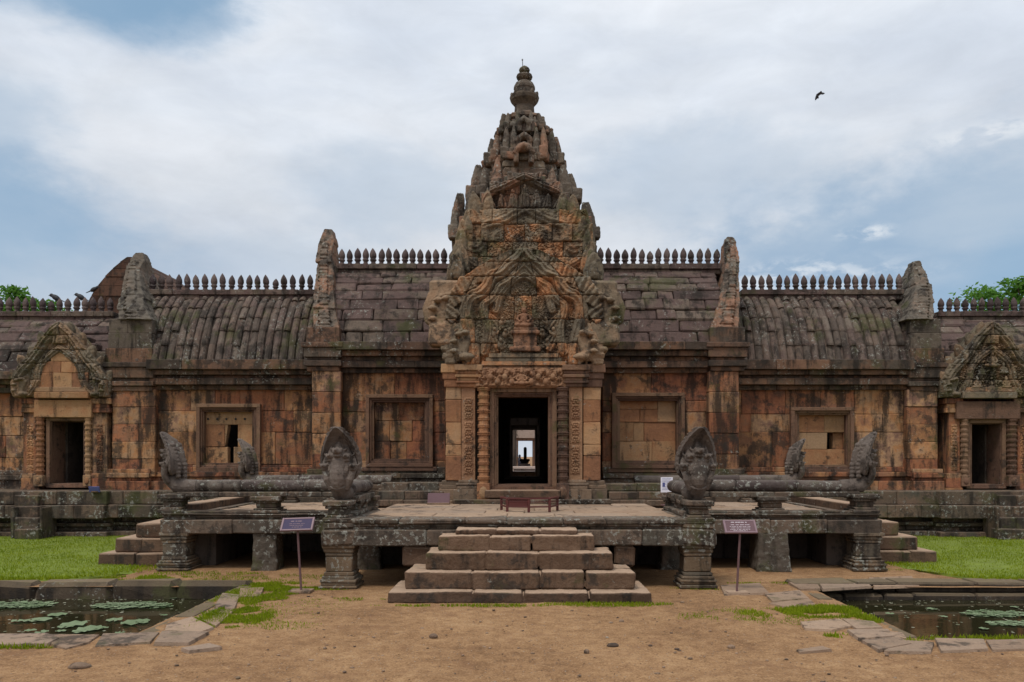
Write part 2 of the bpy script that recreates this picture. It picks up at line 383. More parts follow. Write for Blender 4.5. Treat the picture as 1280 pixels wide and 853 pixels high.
class MB:
    def __init__(s):
        s.v = []; s.f = []

    def add(s, verts, faces):
        o = len(s.v)
        s.v.extend(tuple(p) for p in verts)
        s.f.extend([i + o for i in f] for f in faces)

    def block(s, c, ax, half, ch=0.012, jit=0.004):
        """chamfered stone block: centre, three axes, half sizes"""
        c = Vector(c)
        ax = [Vector(a) for a in ax]
        ch = min(ch, min(half) * 0.45)
        vs = []
        for q in _C8:
            j = [U(-jit, jit) for _ in range(3)]
            for k in range(3):
                e = [q[a] * (half[a] - (0 if a == k else ch)) + j[a] for a in range(3)]
                vs.append(c + ax[0] * e[0] + ax[1] * e[1] + ax[2] * e[2])
        s.add(vs, _CHF)

    def box(s, x0, x1, y0, y1, z0, z1, ch=0.012, jit=0.004):
        s.block(((x0 + x1) / 2, (y0 + y1) / 2, (z0 + z1) / 2), ((1, 0, 0), (0, 1, 0), (0, 0, 1)),
                (abs(x1 - x0) / 2, abs(y1 - y0) / 2, abs(z1 - z0) / 2), ch, jit)

    def pbox(s, x0, x1, y0, y1, d0, d1, ch=0.012, jit=0.004):
        """front face at distance d0 spanning the measured rectangle, running back to d1"""
        s.box(PX(x0, d0), PX(x1, d0), d0, d1, PZ(y1, d0), PZ(y0, d0), ch, jit)

    def tube(s, pts, rad, n=10, flat=1.0, caps=True, up=(0, 0, 1)):
        pts = [Vector(p) for p in pts]
        rings = []
        for i, p in enumerate(pts):
            a = pts[max(i - 1, 0)]; b = pts[min(i + 1, len(pts) - 1)]
            t = (b - a).normalized()
            u = t.cross(Vector(up))
            if u.length < 1e-3:
                u = t.cross(Vector((0, 1, 0)))
            u.normalize(); w = u.cross(t)
            r = rad[i] if isinstance(rad, (list, tuple)) else rad
            rings.append([p + u * (r * math.cos(2 * math.pi * k / n)) + w * (r * flat * math.sin(2 * math.pi * k / n)) for k in range(n)])
        vs = [q for r in rings for q in r]
        fs = []
        for i in range(len(pts) - 1):
            for k in range(n):
                k2 = (k + 1) % n
                fs.append([i * n + k, (i + 1) * n + k, (i + 1) * n + k2, i * n + k2])
        if caps:
            fs.append(list(range(n))); fs.append([(len(pts) - 1) * n + k for k in reversed(range(n))])
        s.add(vs, fs)

    def lathe(s, prof, c=(0, 0, 0), n=12, sq=False):
        """prof: (radius, height) pairs; sq gives a square section"""
        vs, fs = [], []
        m = 4 if sq else n
        for r, z in prof:
            for k in range(m):
                a = 2 * math.pi * (k + (0.5 if sq else 0)) / m
                rr = r * (math.sqrt(2) if sq else 1)
                vs.append((c[0] + rr * math.cos(a), c[1] + rr * math.sin(a), c[2] + z))
        for i in range(len(prof) - 1):
            for k in range(m):
                k2 = (k + 1) % m
                fs.append([i * m + k, i * m + k2, (i + 1) * m + k2, (i + 1) * m + k])
        fs.append(list(reversed(range(m)))); fs.append([(len(prof) - 1) * m + k for k in range(m)])
        s.add(vs, fs)

    def ell(s, c, r, n=10, m=7, rot=None):
        vs, fs = [], []
        c = Vector(c)
        for i in range(m + 1):
            ph = math.pi * i / m
            for k in range(n):
                th = 2 * math.pi * k / n
                p = Vector((r[0] * math.sin(ph) * math.cos(th), r[1] * math.sin(ph) * math.sin(th), r[2] * math.cos(ph)))
                if rot: p = rot @ p
                vs.append(c + p)
        for i in range(m):
            for k in range(n):
                k2 = (k + 1) % n
                fs.append([i * n + k, (i + 1) * n + k, (i + 1) * n + k2, i * n + k2])
        s.add(vs, fs)

    def slab(s, outline, depth, origin=(0, 0, 0), ax=((1, 0, 0), (0, 1, 0), (0, 0, 1)), bulge=0.0):
        """extruded outline (u, w) with a raised front centre; ax = (across, into depth, up)"""
        o = Vector(origin); a, b, c = [Vector(q) for q in ax]
        n = len(outline)
        cu = sum(p[0] for p in outline) / n; cw = sum(p[1] for p in outline) / n
        vs = [o + a * u + c * w for u, w in outline]
        vs += [o + a * u + c * w + b * depth for u, w in outline]
        vs += [o + a * (cu + (u - cu) * .6) + c * (cw + (w - cw) * .6) - b * bulge for u, w in outline]
        vs += [o + a * (cu + (u - cu) * .6) + c * (cw + (w - cw) * .6) + b * (depth + bulge) for u, w in outline]
        fs = []
        for i in range(n):
            j = (i + 1) % n
            fs += [[i, i + n, j + n, j], [i, j, j + 2 * n, i + 2 * n], [i + n, i + 3 * n, j + 3 * n, j + n]]
        fs.append([i + 2 * n for i in range(n)]); fs.append([i + 3 * n for i in reversed(range(n))])
        s.add(vs, fs)

    def grid(s, nx, nz, fn):
        vs = [fn(i / nx, k / nz) for k in range(nz + 1) for i in range(nx + 1)]
        fs = [[k * (nx + 1) + i, k * (nx + 1) + i + 1, (k + 1) * (nx + 1) + i + 1, (k + 1) * (nx + 1) + i] for k in range(nz) for i in range(nx)]
        s.add(vs, fs)

    def seg(s, a, b, out, z0, z1, proud=0.0, depth=0.3, length=0.8, ch=0.015, jit=0.006, shift=0.012, gap=.002):
        """a course of stones along a wall line a-b (2-D), outward direction out"""
        a = Vector((*a, 0)); b = Vector((*b, 0)); o = Vector((*out, 0))
        L = (b - a).length
        t = (b - a).normalized()
        p = 0.0
        while p < L - 1e-4:
            w = length * U(.65, 1.4)
            if L - p - w < length * .45: w = L - p
            j = U(-shift, shift)
            c = a + t * (p + w / 2) + o * (proud + j - (depth + j) / 2 - j / 2) + Vector((0, 0, (z0 + z1) / 2))
            s.block(c, (t, o, (0, 0, 1)), (w / 2 - gap, depth / 2 + j / 2, (z1 - z0) / 2 - .001), ch, jit)
            p += w

    def build(s, name, mat, parent=None, smooth=False, angle=None):
        me = bpy.data.meshes.new(name)
        off = Vector((0, 0, 0))
        q = parent
        while q:
            off += q.location; q = q.parent
        if off.length > 0:
            vs = [(x - off.x, y - off.y, z - off.z) for x, y, z in s.v]
        else:
            vs = s.v
        me.from_pydata(vs, [], s.f)
        me.materials.append(mat)
        if smooth:
            me.polygons.foreach_set('use_smooth', [True] * len(me.polygons))
        me.update()
        o = bpy.data.objects.new(name, me)
        COL.objects.link(o)
        o.parent = parent
        return o


_tex = {}


def tex(size):
    if size not in _tex:
        tx = bpy.data.textures.new('wear', 'CLOUDS')
        tx.noise_scale = size; tx.noise_depth = 3
        _tex[size] = tx
    return _tex[size]


def sculpt(o, voxel=0.014, wear=0.012, size=0.06):
    """weld the overlapping pieces of one carved stone into one worn surface"""
    r = o.modifiers.new('weld', 'REMESH'); r.mode = 'VOXEL'; r.voxel_size = voxel; r.use_smooth_shade = True
    if wear:
        dm = o.modifiers.new('wear', 'DISPLACE'); dm.texture = tex(size); dm.strength = wear; dm.mid_level = 0.5
        dm.texture_coords = 'LOCAL'
    dg = bpy.context.evaluated_depsgraph_get()
    me = bpy.data.meshes.new_from_object(o.evaluated_get(dg))
    o.modifiers.clear()
    me.name = o.name
    o.data = me
    return o


def thing(name, label, cat, loc=(0, 0, 0), group=None, rz=0.0):
    o = bpy.data.objects.new(name, None)
    COL.objects.link(o)
    o.location = loc; o.rotation_euler = (0, 0, rz)
    o['label'] = label; o['category'] = cat
    if group: o['group'] = group
    return o


def tag(o, label, cat, group=None, kind=None):
    o['label'] = label; o['category'] = cat
    if group: o['group'] = group
    if kind: o['kind'] = kind
    return o


def struct(o, kind='structure'):
    o['kind'] = kind
    return o


def clone(o, parent):
    c = o.copy(); COL.objects.link(c); c.parent = parent
    for ch in o.children: clone(ch, c)
    return c


# ------------------------------------------------------------------ masonry builders
def courses(y0, y1, n, keep=()):
    ys = [y0 + (y1 - y0) * i / n for i in range(n + 1)]
    for k in keep:
        if y0 < k < y1:
            i = min(range(1, n), key=lambda q: abs(ys[q] - k)) if n > 1 else 0
            ys[i] = k
    return sorted(set(ys))


def ashlar(mb, x0, x1, yt, yb, d, thick=0.4, n=7, length=32, holes=(), jit=0.006, shift=0.012, pits=0):
    """a wall of dressed blocks in the measured rectangle at distance d; holes are measured rectangles left open"""
    keep = [q for h in holes for q in (h[2], h[3])]
    ys = courses(yt, yb, n, keep)
    back = []
    for i in range(len(ys) - 1):
        a, b = ys[i], ys[i + 1]
        spans = [(x0, x1)]
        for (hx0, hx1, hy0, hy1) in holes:
            if b > hy0 + .5 and a < hy1 - .5:
                spans = [q for (p, r) in spans for q in ((p, min(r, hx0)), (max(p, hx1), r)) if q[1] - q[0] > .5]
        for (p, r) in spans:
            q = p
            while q < r - .01:
                w = length * U(.6, 1.5)
                if r - q - w < length * .5: w = r - q
                j = U(-shift, shift)
                mb.box(PX(q, d) + .002, PX(q + w, d) - .002, d + j, d + thick, PZ(b, d) + .002, PZ(a, d) - .002, .014, jit)
                q += w
            back.append((p, r, a, b))
    for (p, r, a, b) in back:
        mb.box(PX(p, d) + .01, PX(r, d) - .01, d + thick * .55, d + thick * .98, PZ(b, d) - .004, PZ(a, d) + .004, .004, .001)


def molding(mb, X0, X1, yf, prof, length=0.9, ends=True, back=0.5, shift=0.01):
    """stacked courses along a wall front: prof = (z0, z1, proud)"""
    for (z0, z1, p) in prof:
        mb.seg((X0 - (p if ends else 0), yf), (X1 + (p if ends else 0), yf), (0, -1), min(z0, z1), max(z0, z1), p, p + back, length * U(.85, 1.15), .012, .005, shift)


def pprof(d, rows):
    return [(PZ(b, d), PZ(a, d), p) for (a, b, p) in rows]


def picframe(mb, x0, x1, y0, y1, d, rings, deep=0.3):
    """stepped stone frame: rings = (inset px, width px, distance offset)"""
    for (ins, w, off) in rings:
        a, b, c, e = x0 + ins, x1 - ins, y0 + ins, y1 - ins
        mb.pbox(a, b, c, c + w, d + off, d + off + deep, .008, .003)
        mb.pbox(a, b, e - w, e, d + off, d + off + deep, .008, .003)
        mb.pbox(a + .0, a + w, c + w, e - w, d + off + .002, d + off + deep, .008, .003)
        mb.pbox(b - w, b, c + w, e - w, d + off + .002, d + off + deep, .008, .003)


def roofpt(t, d0, z0, d1, z1):
    a = t * math.pi / 2
    return (d0 + (d1 - d0) * (0.55 * t + 0.45 * (1 - math.cos(a))), z0 + (z1 - z0) * (0.45 * t + 0.55 * math.sin(a)))


def roof_courses(name, X0, X1, d0, z0, d1, z1, rows, parent, mat, length=0.75):
    mb = MB()
    for i in range(rows):
        (ya, za), (yb, zb) = roofpt(i / rows, d0, z0, d1, z1), roofpt((i + 1) / rows, d0, z0, d1, z1)
        sl = Vector((0, yb - ya, zb - za)); L = sl.length; sl.normalize()
        nr = Vector((0, -sl.z, sl.y))
        q = X0
        while q < X1 - .01:
            w = length * U(.5, 1.7)
            if X1 - q - w < length * .4: w = X1 - q
            if random.random() < .3: length_j = U(-.03, .03)
            else: length_j = U(-.012, .012)
            tilt = .06 + U(-.02, .02)
            s2 = (sl - nr * tilt).normalized(); n2 = Vector((0, -s2.z, s2.y))
            c = Vector((q + w / 2, (ya + yb) / 2, (za + zb) / 2)) - nr * (.12 - length_j)
            mb.block(c, ((1, 0, 0), n2, s2), (w / 2 - .004, .14, L / 2 + .004), U(.015, .045), .018)
            q += w
    o = mb.build(name, mat, parent)
    return o


def roof_ribs(name, X0, X1, d0, z0, d1, z1, rows, n, parent, mat, broken=0.1):
    """stone roof carved as rows of round cover tiles"""
    mb = MB()
    step = (X1 - X0) / n
    r = step * .47
    for i in range(rows):
        (ya, za), (yb, zb) = roofpt(i / rows, d0, z0, d1, z1), roofpt((i + 1) / rows, d0, z0, d1, z1)
        sl = Vector((0, yb - ya, zb - za)); L = sl.length; sl.normalize()
        nr = Vector((0, -sl.z, sl.y))
        for k in range(n):
            x = X0 + step * (k + .5)
            dz = U(-.018, .014) - (U(.02, .07) if random.random() < broken * 1.6 else 0); x += U(-.012, .012)
            a = Vector((x, ya, za)) + nr * (dz + .004); b = Vector((x, yb, zb)) + nr * (dz - .012)
            tp = .82 if i == rows - 1 else 1
            mb.tube([a - nr * .008, a + (b - a) * .05, a + (b - a) * .96, b - nr * .008], [r * .93, r * .98, r * .96 * tp, r * .9 * tp], 10, 1.0, True, nr)
            mb.block(Vector((x - step / 2, (ya + yb) / 2, (za + zb) / 2)) - nr * .1, ((1, 0, 0), nr, sl), (step * .3, .085, L / 2), .01, .006)
    (ya, za), (yb, zb) = roofpt(0, d0, z0, d1, z1), roofpt(1, d0, z0, d1, z1)
    for i in range(rows):
        (ya, za), (yb, zb) = roofpt(i / rows, d0, z0, d1, z1), roofpt((i + 1) / rows, d0, z0, d1, z1)
        sl = Vector((0, yb - ya, zb - za)); L = sl.length; sl.normalize(); nr = Vector((0, -sl.z, sl.y))
        mb.block(Vector(((X0 + X1) / 2, (ya + yb) / 2, (za + zb) / 2)) - nr * .2, ((1, 0, 0), nr, sl), ((X1 - X0) / 2, .1, L / 2 + .02), .004, 0)
    return mb.build(name, mat, parent, smooth=False)


FIN_PROF = [(.062, 0), (.066, .03), (.055, .04), (.055, .07), (.082, .10), (.086, .125), (.07, .14), (.06, .15), (.078, .175), (.088, .22), (.084, .28), (.06, .35), (.028, .405), (.004, .44)]
_fin = None


def ridge(X0, X1, d, z, parent, n, h=1.0, mat=None):
    """ridge course with its row of bud finials, children of the roof they stand on"""
    global _fin
    mb = MB()
    mb.seg((X0, d - .22), (X1, d - .22), (0, -1), z - .14, z, 0, .44, .9)
    mb.seg((X0, d - .22), (X1, d - .22), (0, -1), z - .26, z - .14, -.05, .34, .7)
    rb = mb.build('ridge_course', M['roof'], parent)
    loc0 = Vector((0, 0, 0))
    q = parent
    while q: loc0 += q.location; q = q.parent
    for k in range(n):
        x = X0 + (X1 - X0) * (k + .5) / n
        if _fin is None:
            fm = MB(); fm.lathe(FIN_PROF, n=9)
            f = fm.build('finial', M['finial'], None, smooth=True); _fin = f
        else:
            f = _fin.copy(); COL.objects.link(f)
        f.parent = parent
        f.location = Vector((x, d - .12, z - .005)) - loc0
        s = h * (U(.93, 1.06) if random.random() < .93 else U(.72, .9))
        f.scale = (1.0 * U(.92, 1.06), U(.92, 1.06), s)
        f.rotation_euler = (U(-.05, .05), random.gauss(0, .045), U(0, 3))


def hexa(mb, b, t, z0, z1, g=.004):
    """course stone with sloping sides: b and t are (x0, x1, y0, y1) below and above"""
    vs = [(b[0], b[2], z0 + g), (b[1], b[2], z0), (b[1], b[3], z0), (b[0], b[3], z0), (t[0], t[2], z1 - g), (t[1], t[2], z1 - g), (t[1], t[3], z1 - g), (t[0], t[3], z1 - g)]
    vs = [(x + U(-.008, .008), y + U(-.008, .008), z) for x, y, z in vs]
    mb.add(vs, [[0, 3, 2, 1], [4, 5, 6, 7], [0, 1, 5, 4], [1, 2, 6, 5], [2, 3, 7, 6], [3, 0, 4, 7]])


def end_gable(name, base, tip, d0, z0, d1, z1, ztop, parent, mat):
    """thick gable upstand seen on edge: courses following the roof curve up to a blunt tip; base and tip are (x0, x1)"""
    mb = MB()
    ym = d1 + .1

    def sec(z):
        t = (z - z0) / (ztop - z0)
        k = min(1, t * 1.4)
        x0 = base[0] + (tip[0] - base[0]) * k ** .8; x1 = base[1] + (tip[1] - base[1]) * k ** .8
        yf = d0 - .04 + (ym - .14 - d0 + .04) * min(1, t * 1.06) ** 1.1
        if t > .93:
            q = (t - .93) / .07; c = (x0 + x1) / 2; x0 += (c - x0) * .45 * q; x1 += (c - x1) * .45 * q
        return (x0, x1, yf, 2 * ym - yf)
    z = z0
    while z < ztop - .02:
        h = U(.22, .36)
        if ztop - z - h < .16: h = ztop - z
        n = 1 if random.random() < .5 else 2
        b, t = sec(z), sec(z + h)
        j = U(-.025, .025); jy = U(-.03, .03)
        b = (b[0] + j, b[1] + j, b[2] + jy, b[3]); t = (t[0] + j, t[1] + j, t[2] + jy, t[3])
        hexa(mb, b, t, z, z + h, .012)
        # carved border riding on the front edge
        if (z - z0) / (ztop - z0) < .82:
            for e in range(3):
                za = z + h * e / 3 + .008; zb = z + h * (e + 1) / 3 - .008
                q, r_ = sec(za), sec(zb)
                c = (q[0] + q[1]) / 2; w = (q[1] - q[0]) * U(.22, .3)
                hexa(mb, (c - w, c + w, q[2] - .09, q[2] + .2), (c - w * .7, c + w * .7, r_[2] - U(.03, .12), r_[2] + .2), za, zb)
        z += h
    o = mb.build(name, mat, parent)
    return sculpt(o, .02, .05, .12)


def leafpts(w, h, n=9, p=0.62):
    """ogive outline, base centred at 0"""
    L = []
    for i in range(n + 1):
        t = i / n
        hw = w / 2 * (1.0 if t < .12 else math.cos((t - .12) / .88 * math.pi / 2) ** p) * (.86 + .14 * math.sin(min(1, t * 2.6) * math.pi / 2))
        L.append((max(hw, .002), h * t))
    return [(u, w_) for u, w_ in L] + [(-u, w_) for u, w_ in reversed(L)]


def antefix(mb, c, w, h, face=(0, -1), lean=.12, th=.14):
    """pointed leaf-shaped antefix standing on a ledge"""
    f = Vector((*face, 0)).normalized()
    up = (Vector((0, 0, 1)) - f * lean).normalized()
    ac = Vector((0, 0, 1)).cross(f)
    mb.slab(leafpts(w, h), th, Vector(c), (ac, -f, up), bulge=th * .3)
    mb.slab(leafpts(w * .55, h * .62), th * .4, Vector(c) + f * (th * .42) + up * (h * .08), (ac, -f, up), bulge=th * .12)


def scroll_h(u, v, cell, ph=0.0):
    """relief height of a scrolling-foliage carving"""
    i = math.floor(u / cell); s = 1 if i % 2 == 0 else -1
    lu = u - (i + .5) * cell; lv = v - .5 * cell * (1 if s > 0 else 1)
    r = math.hypot(lu, lv); th = math.atan2(lv * s, lu)
    a = .5 + .5 * math.cos(th + s * r / cell * 15 + ph)
    b = .5 + .5 * math.cos(th * 7 + r / cell * 9)
    k = max(0, 1 - (r / (cell * .75)) ** 2)
    return (a * .65 + b * .35) * (.35 + .65 * k)


def relief(mb, x0, x1, yt, yb, d, cell, amp, res=0.012, mirror=False, vertical=False):
    X0, X1, Z0, Z1 = PX(x0, d), PX(x1, d), PZ(yb, d), PZ(yt, d)
    w, h = X1 - X0, Z1 - Z0
    nx, nz = max(6, int(w / res)), max(6, int(h / res))

    def fn(i, k):
        e = min(i, 1 - i) * w; g = min(k, 1 - k) * h
        edge = min(1, min(e, g) / .03)
        if vertical:
            uu = k * h; vv = abs(i - .5) * w * 1.6 + .15 * cell
        else:
            uu = abs(i - .5) * w if mirror else i * w
            vv = k * h * (cell / h)
        hh = scroll_h(uu, vv, cell) + .25 * noise.noise((i * w * 30, 3.1, k * h * 30))
        return (X0 + i * w, d + .03 - amp * hh * edge, Z0 + k * h)
    mb.grid(nx, nz, fn)


def arch_band(mb, pts, d, r, th=.5, n=8):
    """moulded band following measured points in a plane at distance d"""
    P3 = []
    for i in range(len(pts) - 1):
        for k in range(5):
            t = k / 5
            P3.append((PX(pts[i][0] + (pts[i + 1][0] - pts[i][0]) * t, d), d, PZ(pts[i][1] + (pts[i + 1][1] - pts[i][1]) * t, d)))
    P3.append((PX(pts[-1][0], d), d, PZ(pts[-1][1], d)))
    # smooth
    for _ in range(3):
        P3 = [P3[0]] + [tuple((P3[i - 1][a] + 2 * P3[i][a] + P3[i + 1][a]) / 4 for a in range(3)) for i in range(1, len(P3) - 1)] + [P3[-1]]
    mb.tube(P3, r, n, 1.0, True, (0, 1, 0))


def deity(mb, c, h):
    """small seated figure carved in relief: folded legs, torso, arms, head with tall headdress"""
    x, y, z = c
    s = h
    mb.ell((x, y, z + .12 * s), (.36 * s, .16 * s, .11 * s))
    mb.ell((x, y, z + .38 * s), (.17 * s, .13 * s, .24 * s))
    mb.ell((x, y, z + .52 * s), (.22 * s, .12 * s, .1 * s))
    for k in (-1, 1):
        mb.tube([(x + k * .2 * s, y, z + .53 * s), (x + k * .3 * s, y - .05 * s, z + .36 * s), (x + k * .14 * s, y - .13 * s, z + .24 * s)], [.07 * s, .06 * s, .05 * s], 8)
        mb.ell((x + k * .28 * s, y - .06 * s, z + .13 * s), (.14 * s, .12 * s, .09 * s))
        mb.ell((x + k * .1 * s, y - .01 * s, z + .73 * s), (.025 * s, .03 * s, .07 * s))
    mb.ell((x, y - .03 * s, z + .73 * s), (.1 * s, .11 * s, .125 * s))
    mb.ell((x, y - .145 * s, z + .72 * s), (.02 * s, .03 * s, .03 * s))
    mb.lathe([(.12 * s, .8 * s), (.11 * s, .86 * s), (.07 * s, .93 * s), (.02 * s, 1.03 * s)], (x, y, z), 10)


def naga_cluster(mb, c, s, side, n=5, spread=1.0):
    """fan of small crested serpent heads at a gable end, facing outward to one side; s = overall height"""
    x, y, z = c
    for i in range(n):
        a = R(-18 + 118 * i / (n - 1)) if n > 1 else 0
        q = .36 * s
        hx = x + side * math.cos(a) * q * spread; hz = z + .36 * s + math.sin(a) * q
        mb.tube([(x - side * .1 * s, y + .05, z + .02 * s), (x + side * .08 * s, y, z + .16 * s), (hx - side * .06 * s, y - .02, hz - .07 * s), (hx, y - .05, hz)], [.12 * s, .11 * s, .085 * s, .075 * s], 8)
        mb.ell((hx + side * .05 * s, y - .08, hz - .01 * s), (.1 * s, .1, .065 * s))
        mb.ell((hx + side * .12 * s, y - .1, hz - .025 * s), (.05 * s, .07, .035 * s))
        rot = Matrix.Rotation(-a * side, 3, 'Y')
        mb.ell((hx - side * .01 * s + side * math.cos(a) * .05 * s, y + .03, hz + .09 * s), (.055 * s, .06, .13 * s), rot=rot)
    mb.slab([(side * u * s, w * s) for u, w in ((-.25, 0), (.22, 0), (.5, .18), (.56, .5), (.42, .86), (.1, 1.0), (-.2, .9))][::side], .16, (x, y + .03, z), bulge=.03)
    mb.ell((x - side * .02 * s, y - .02, z + .1 * s), (.22 * s, .14, .1 * s))


def colonette(name, x0, x1, yt, yb, d, parent, rings, mat):
    mb = MB()
    r = (PX(x1, d) - PX(x0, d)) / 2
    cx = (PX(x0, d) + PX(x1, d)) / 2
    zt, zb = PZ(yt, d), PZ(yb, d)
    hgt = zt - zb
    bl = hgt * .16
    mb.box(cx - r * 1.05, cx + r * 1.05, d - r, d + r, zb, zb + bl, .01, .003)
    mb.ell((cx, d - r, zb + bl * .5), (r * .7, .035, bl * .33))
    prof = [(r * .9, bl)]
    z = bl
    step = (hgt - bl) / rings
    for i in range(rings):
        b = 1.0 if i % 3 else 1.08
        prof += [(r * .82, z + step * .02), (r * .8, z + step * .45), (r * .95 * b, z + step * .5), (r * 1.0 * b, z + step * .62), (r * .84, z + step * .68), (r * .98 * b, z + step * .76), (r * .98 * b, z + step * .9), (r * .82, z + step * .95)]
        z += step
    prof.append((r * .9, hgt))
    mb.lathe(prof, (cx, d, zb), 8)
    return mb.build(name, mat, parent)


# ------------------------------------------------------------------ ground, ponds, lawns
POND_L = (-13.5, -4.4, 8.97, 12.35)
POND_R = (4.38, 13.5, 8.86, 12.3)


def in_pond(x, y, m=0.0):
    for (a, b, c, e) in (POND_L, POND_R):
        if a - m < x < b + m and c - m < y < e + m: return True
    return False


def ground():
    xs = np.concatenate([[-900, -300, -120, -60, -30, -20], np.arange(-13.5, -4.41, .35), np.arange(-4.4, 4.38, .07), np.arange(4.38, 13.5, .35), [13.5, 20, 30, 60, 120, 300, 900]])
    ys = np.concatenate([[-300, -60, -20, -6, 0, 3], np.arange(4.5, 8.86, .07), [8.86, 8.97], np.arange(9.04, 12.3, .07), [12.3, 12.35], np.arange(12.42, 14.5, .1), np.arange(15, 26, 1), [30, 40, 60, 120, 300, 1500]])
    nx, ny = len(xs), len(ys)
    vs = []
    for y in ys:
        for x in xs:
            z = 0
            if abs(x) < 14 and 3 < y < 14:
                z = .016 * noise.noise((x * 1.2, y * 1.2, 0)) + .010 * noise.noise((x * 5, y * 5, 4)) + .006 * noise.noise((x * 13, y * 13, 9)) - .02
                if abs(x) > 4.2 and 8.7 < y < 12.6: z = min(z, -.012)
            vs.append((x, y, z))
    fs = []
    for j in range(ny - 1):
        for i in range(nx - 1):
            if in_pond((xs[i] + xs[i + 1]) / 2, (ys[j] + ys[j + 1]) / 2): continue
            fs.append([j * nx + i, j * nx + i + 1, (j + 1) * nx + i + 1, (j + 1) * nx + i])
    mb = MB(); mb.add(vs, fs)
    struct(mb.build('ground', M['dirt'], smooth=True))


ground()


def pond(P, label, courses_n):
    x0, x1, y0, y1 = P
    mb = MB(); mb.add([(x0 - .3, y0 - .3, -.21), (x1 + .3, y0 - .3, -.21), (x1 + .3, y1 + .3, -.21), (x0 - .3, y1 + .3, -.21)], [[0, 1, 2, 3]])
    struct(mb.build('water', M['water']))
    k = MB()
    side = 1 if x1 < 0 else -1
    xi = x1 if x1 < 0 else x0
    if courses_n == 1:
        k.seg((x0, y1), (x1 + .15, y1), (0, -1), -.3, .05, .02, .42, 1.15, .09, .025, .03)
    else:
        k.seg((x0 - .2, y1 + .1), (x1, y1 + .1), (0, -1), -.12, .035, .02, .5, .9, .03, .015, .025)
        k.seg((x0, y1), (x1, y1), (0, -1), -.4, -.12, .06, .5, .7, .03, .012, .02)
    k.seg((xi, y0), (xi, y1), (-side, 0), -.5, -.02, .0, .25, .8, .03, .02, .02)
    k.seg((x0, y0), (x1, y0), (0, 1), -.5, -.03, .0, .2, .8, .03, .02, .02)
    tag(k.build('pond_wall', M['kerb']), label, 'pond wall', 'stone pond walls')


pond(POND_L, 'stone edging of the lily pond on the left, one course of long rounded kerbs', 1)
pond(POND_R, 'stone edging of the pond on the right, two courses of squared blocks', 2)


def slabs():
    mb = MB()

    def sl(pts, z=.0, th=.06):
        n = len(pts)
        P = []
        for (x, y) in pts:
            d = H * F / (y - VY)
            P.append((PX(x, d), d))
        cx = sum(p[0] for p in P) / n; cy = sum(p[1] for p in P) / n
        j = U(-.006, .008)
        vs = [(a, b, z + j + U(-.004, .004) - .03) for a, b in P] + [(a + (cx - a) * .03, b + (cy - b) * .03, z + j + .008 + U(-.004, .004)) for a, b in P]
        mb.add(vs, [[i, (i + 1) % n, (i + 1) % n + n, i + n] for i in range(n)] + [[i + n for i in range(n)]])
    # left pond: near edge and inner corner
    sl([(-30, 794), (60, 793), (75, 799), (60, 806), (-30, 808)]); sl([(62, 793), (125, 793), (112, 803), (82, 811), (64, 806)])
    sl([(128, 792), (200, 790), (188, 803), (118, 808)]); sl([(202, 790), (262, 791), (236, 805), (192, 805)])
    sl([(208, 781), (240, 772), (268, 785), (250, 792), (205, 789)]); sl([(245, 772), (268, 760), (292, 764), (270, 783)])
    sl([(268, 758), (278, 742), (300, 744), (293, 762)]); sl([(226, 812), (262, 806), (278, 810), (236, 815)])
    sl([(300, 736), (330, 735), (326, 745), (298, 747)])
    # right pond: steps of worn paving
    sl([(1000, 778), (1050, 774), (1066, 783), (1040, 788), (1006, 786)]); sl([(1052, 774), (1092, 778), (1104, 786), (1070, 787)])
    sl([(1058, 788), (1110, 787), (1120, 796), (1074, 800)]); sl([(1076, 801), (1122, 797), (1140, 806), (1098, 814)])
    sl([(1128, 800), (1168, 804), (1164, 816), (1104, 815)]); sl([(1168, 798), (1230, 799), (1236, 812), (1176, 815)])
    sl([(1232, 800), (1300, 799), (1300, 812), (1240, 813)]); sl([(1098, 789), (1128, 792), (1134, 800), (1120, 797)])
    sl([(955, 742), (1000, 738), (1012, 748), (965, 752)]); sl([(985, 729), (1020, 727), (1026, 737), (1000, 738)])
    sl([(900, 733), (950, 730), (962, 742), (905, 744)]); sl([(960, 754), (1012, 749), (1020, 756), (985, 760)])
    sl([(1022, 728), (1080, 725), (1090, 734), (1028, 738)]); sl([(1085, 722), (1140, 720), (1150, 732), (1092, 734)])
    sl([(995, 812), (1028, 808), (1040, 812), (1000, 816)])
    struct(mb.build('paving', M['pave']))


slabs()


def lawns():
    for (x0, x1) in ((-22, -6.5), (6.5, 22)):
        s = 1 if x0 > 0 else -1
        mb = MB()
        inner = x0 if s > 0 else x1

        def fn(i, k, x0=x0, x1=x1, s=s):
            x = x0 + (x1 - x0) * i; y = 12.75 + (20.2 - 12.75) * k
            e = abs(x - (x0 if s > 0 else x1))
            if e < .8: y = max(y, 12.75 + (1.4 if s < 0 else 2.4) * (1 - e / .8) * (1 - k))
            return (x, y, .012 + .03 * noise.noise((x * .6, y * .6, 2)) + .02 * min(1, e) - .09 * max(0, 1 - e / .35) - .06 * max(0, 1 - (y - 12.75) / .3 if e > .8 else 1 - k * 12))
        mb.grid(60, 40, fn)
        struct(mb.build('lawn', M['lawn'], smooth=True))


lawns()


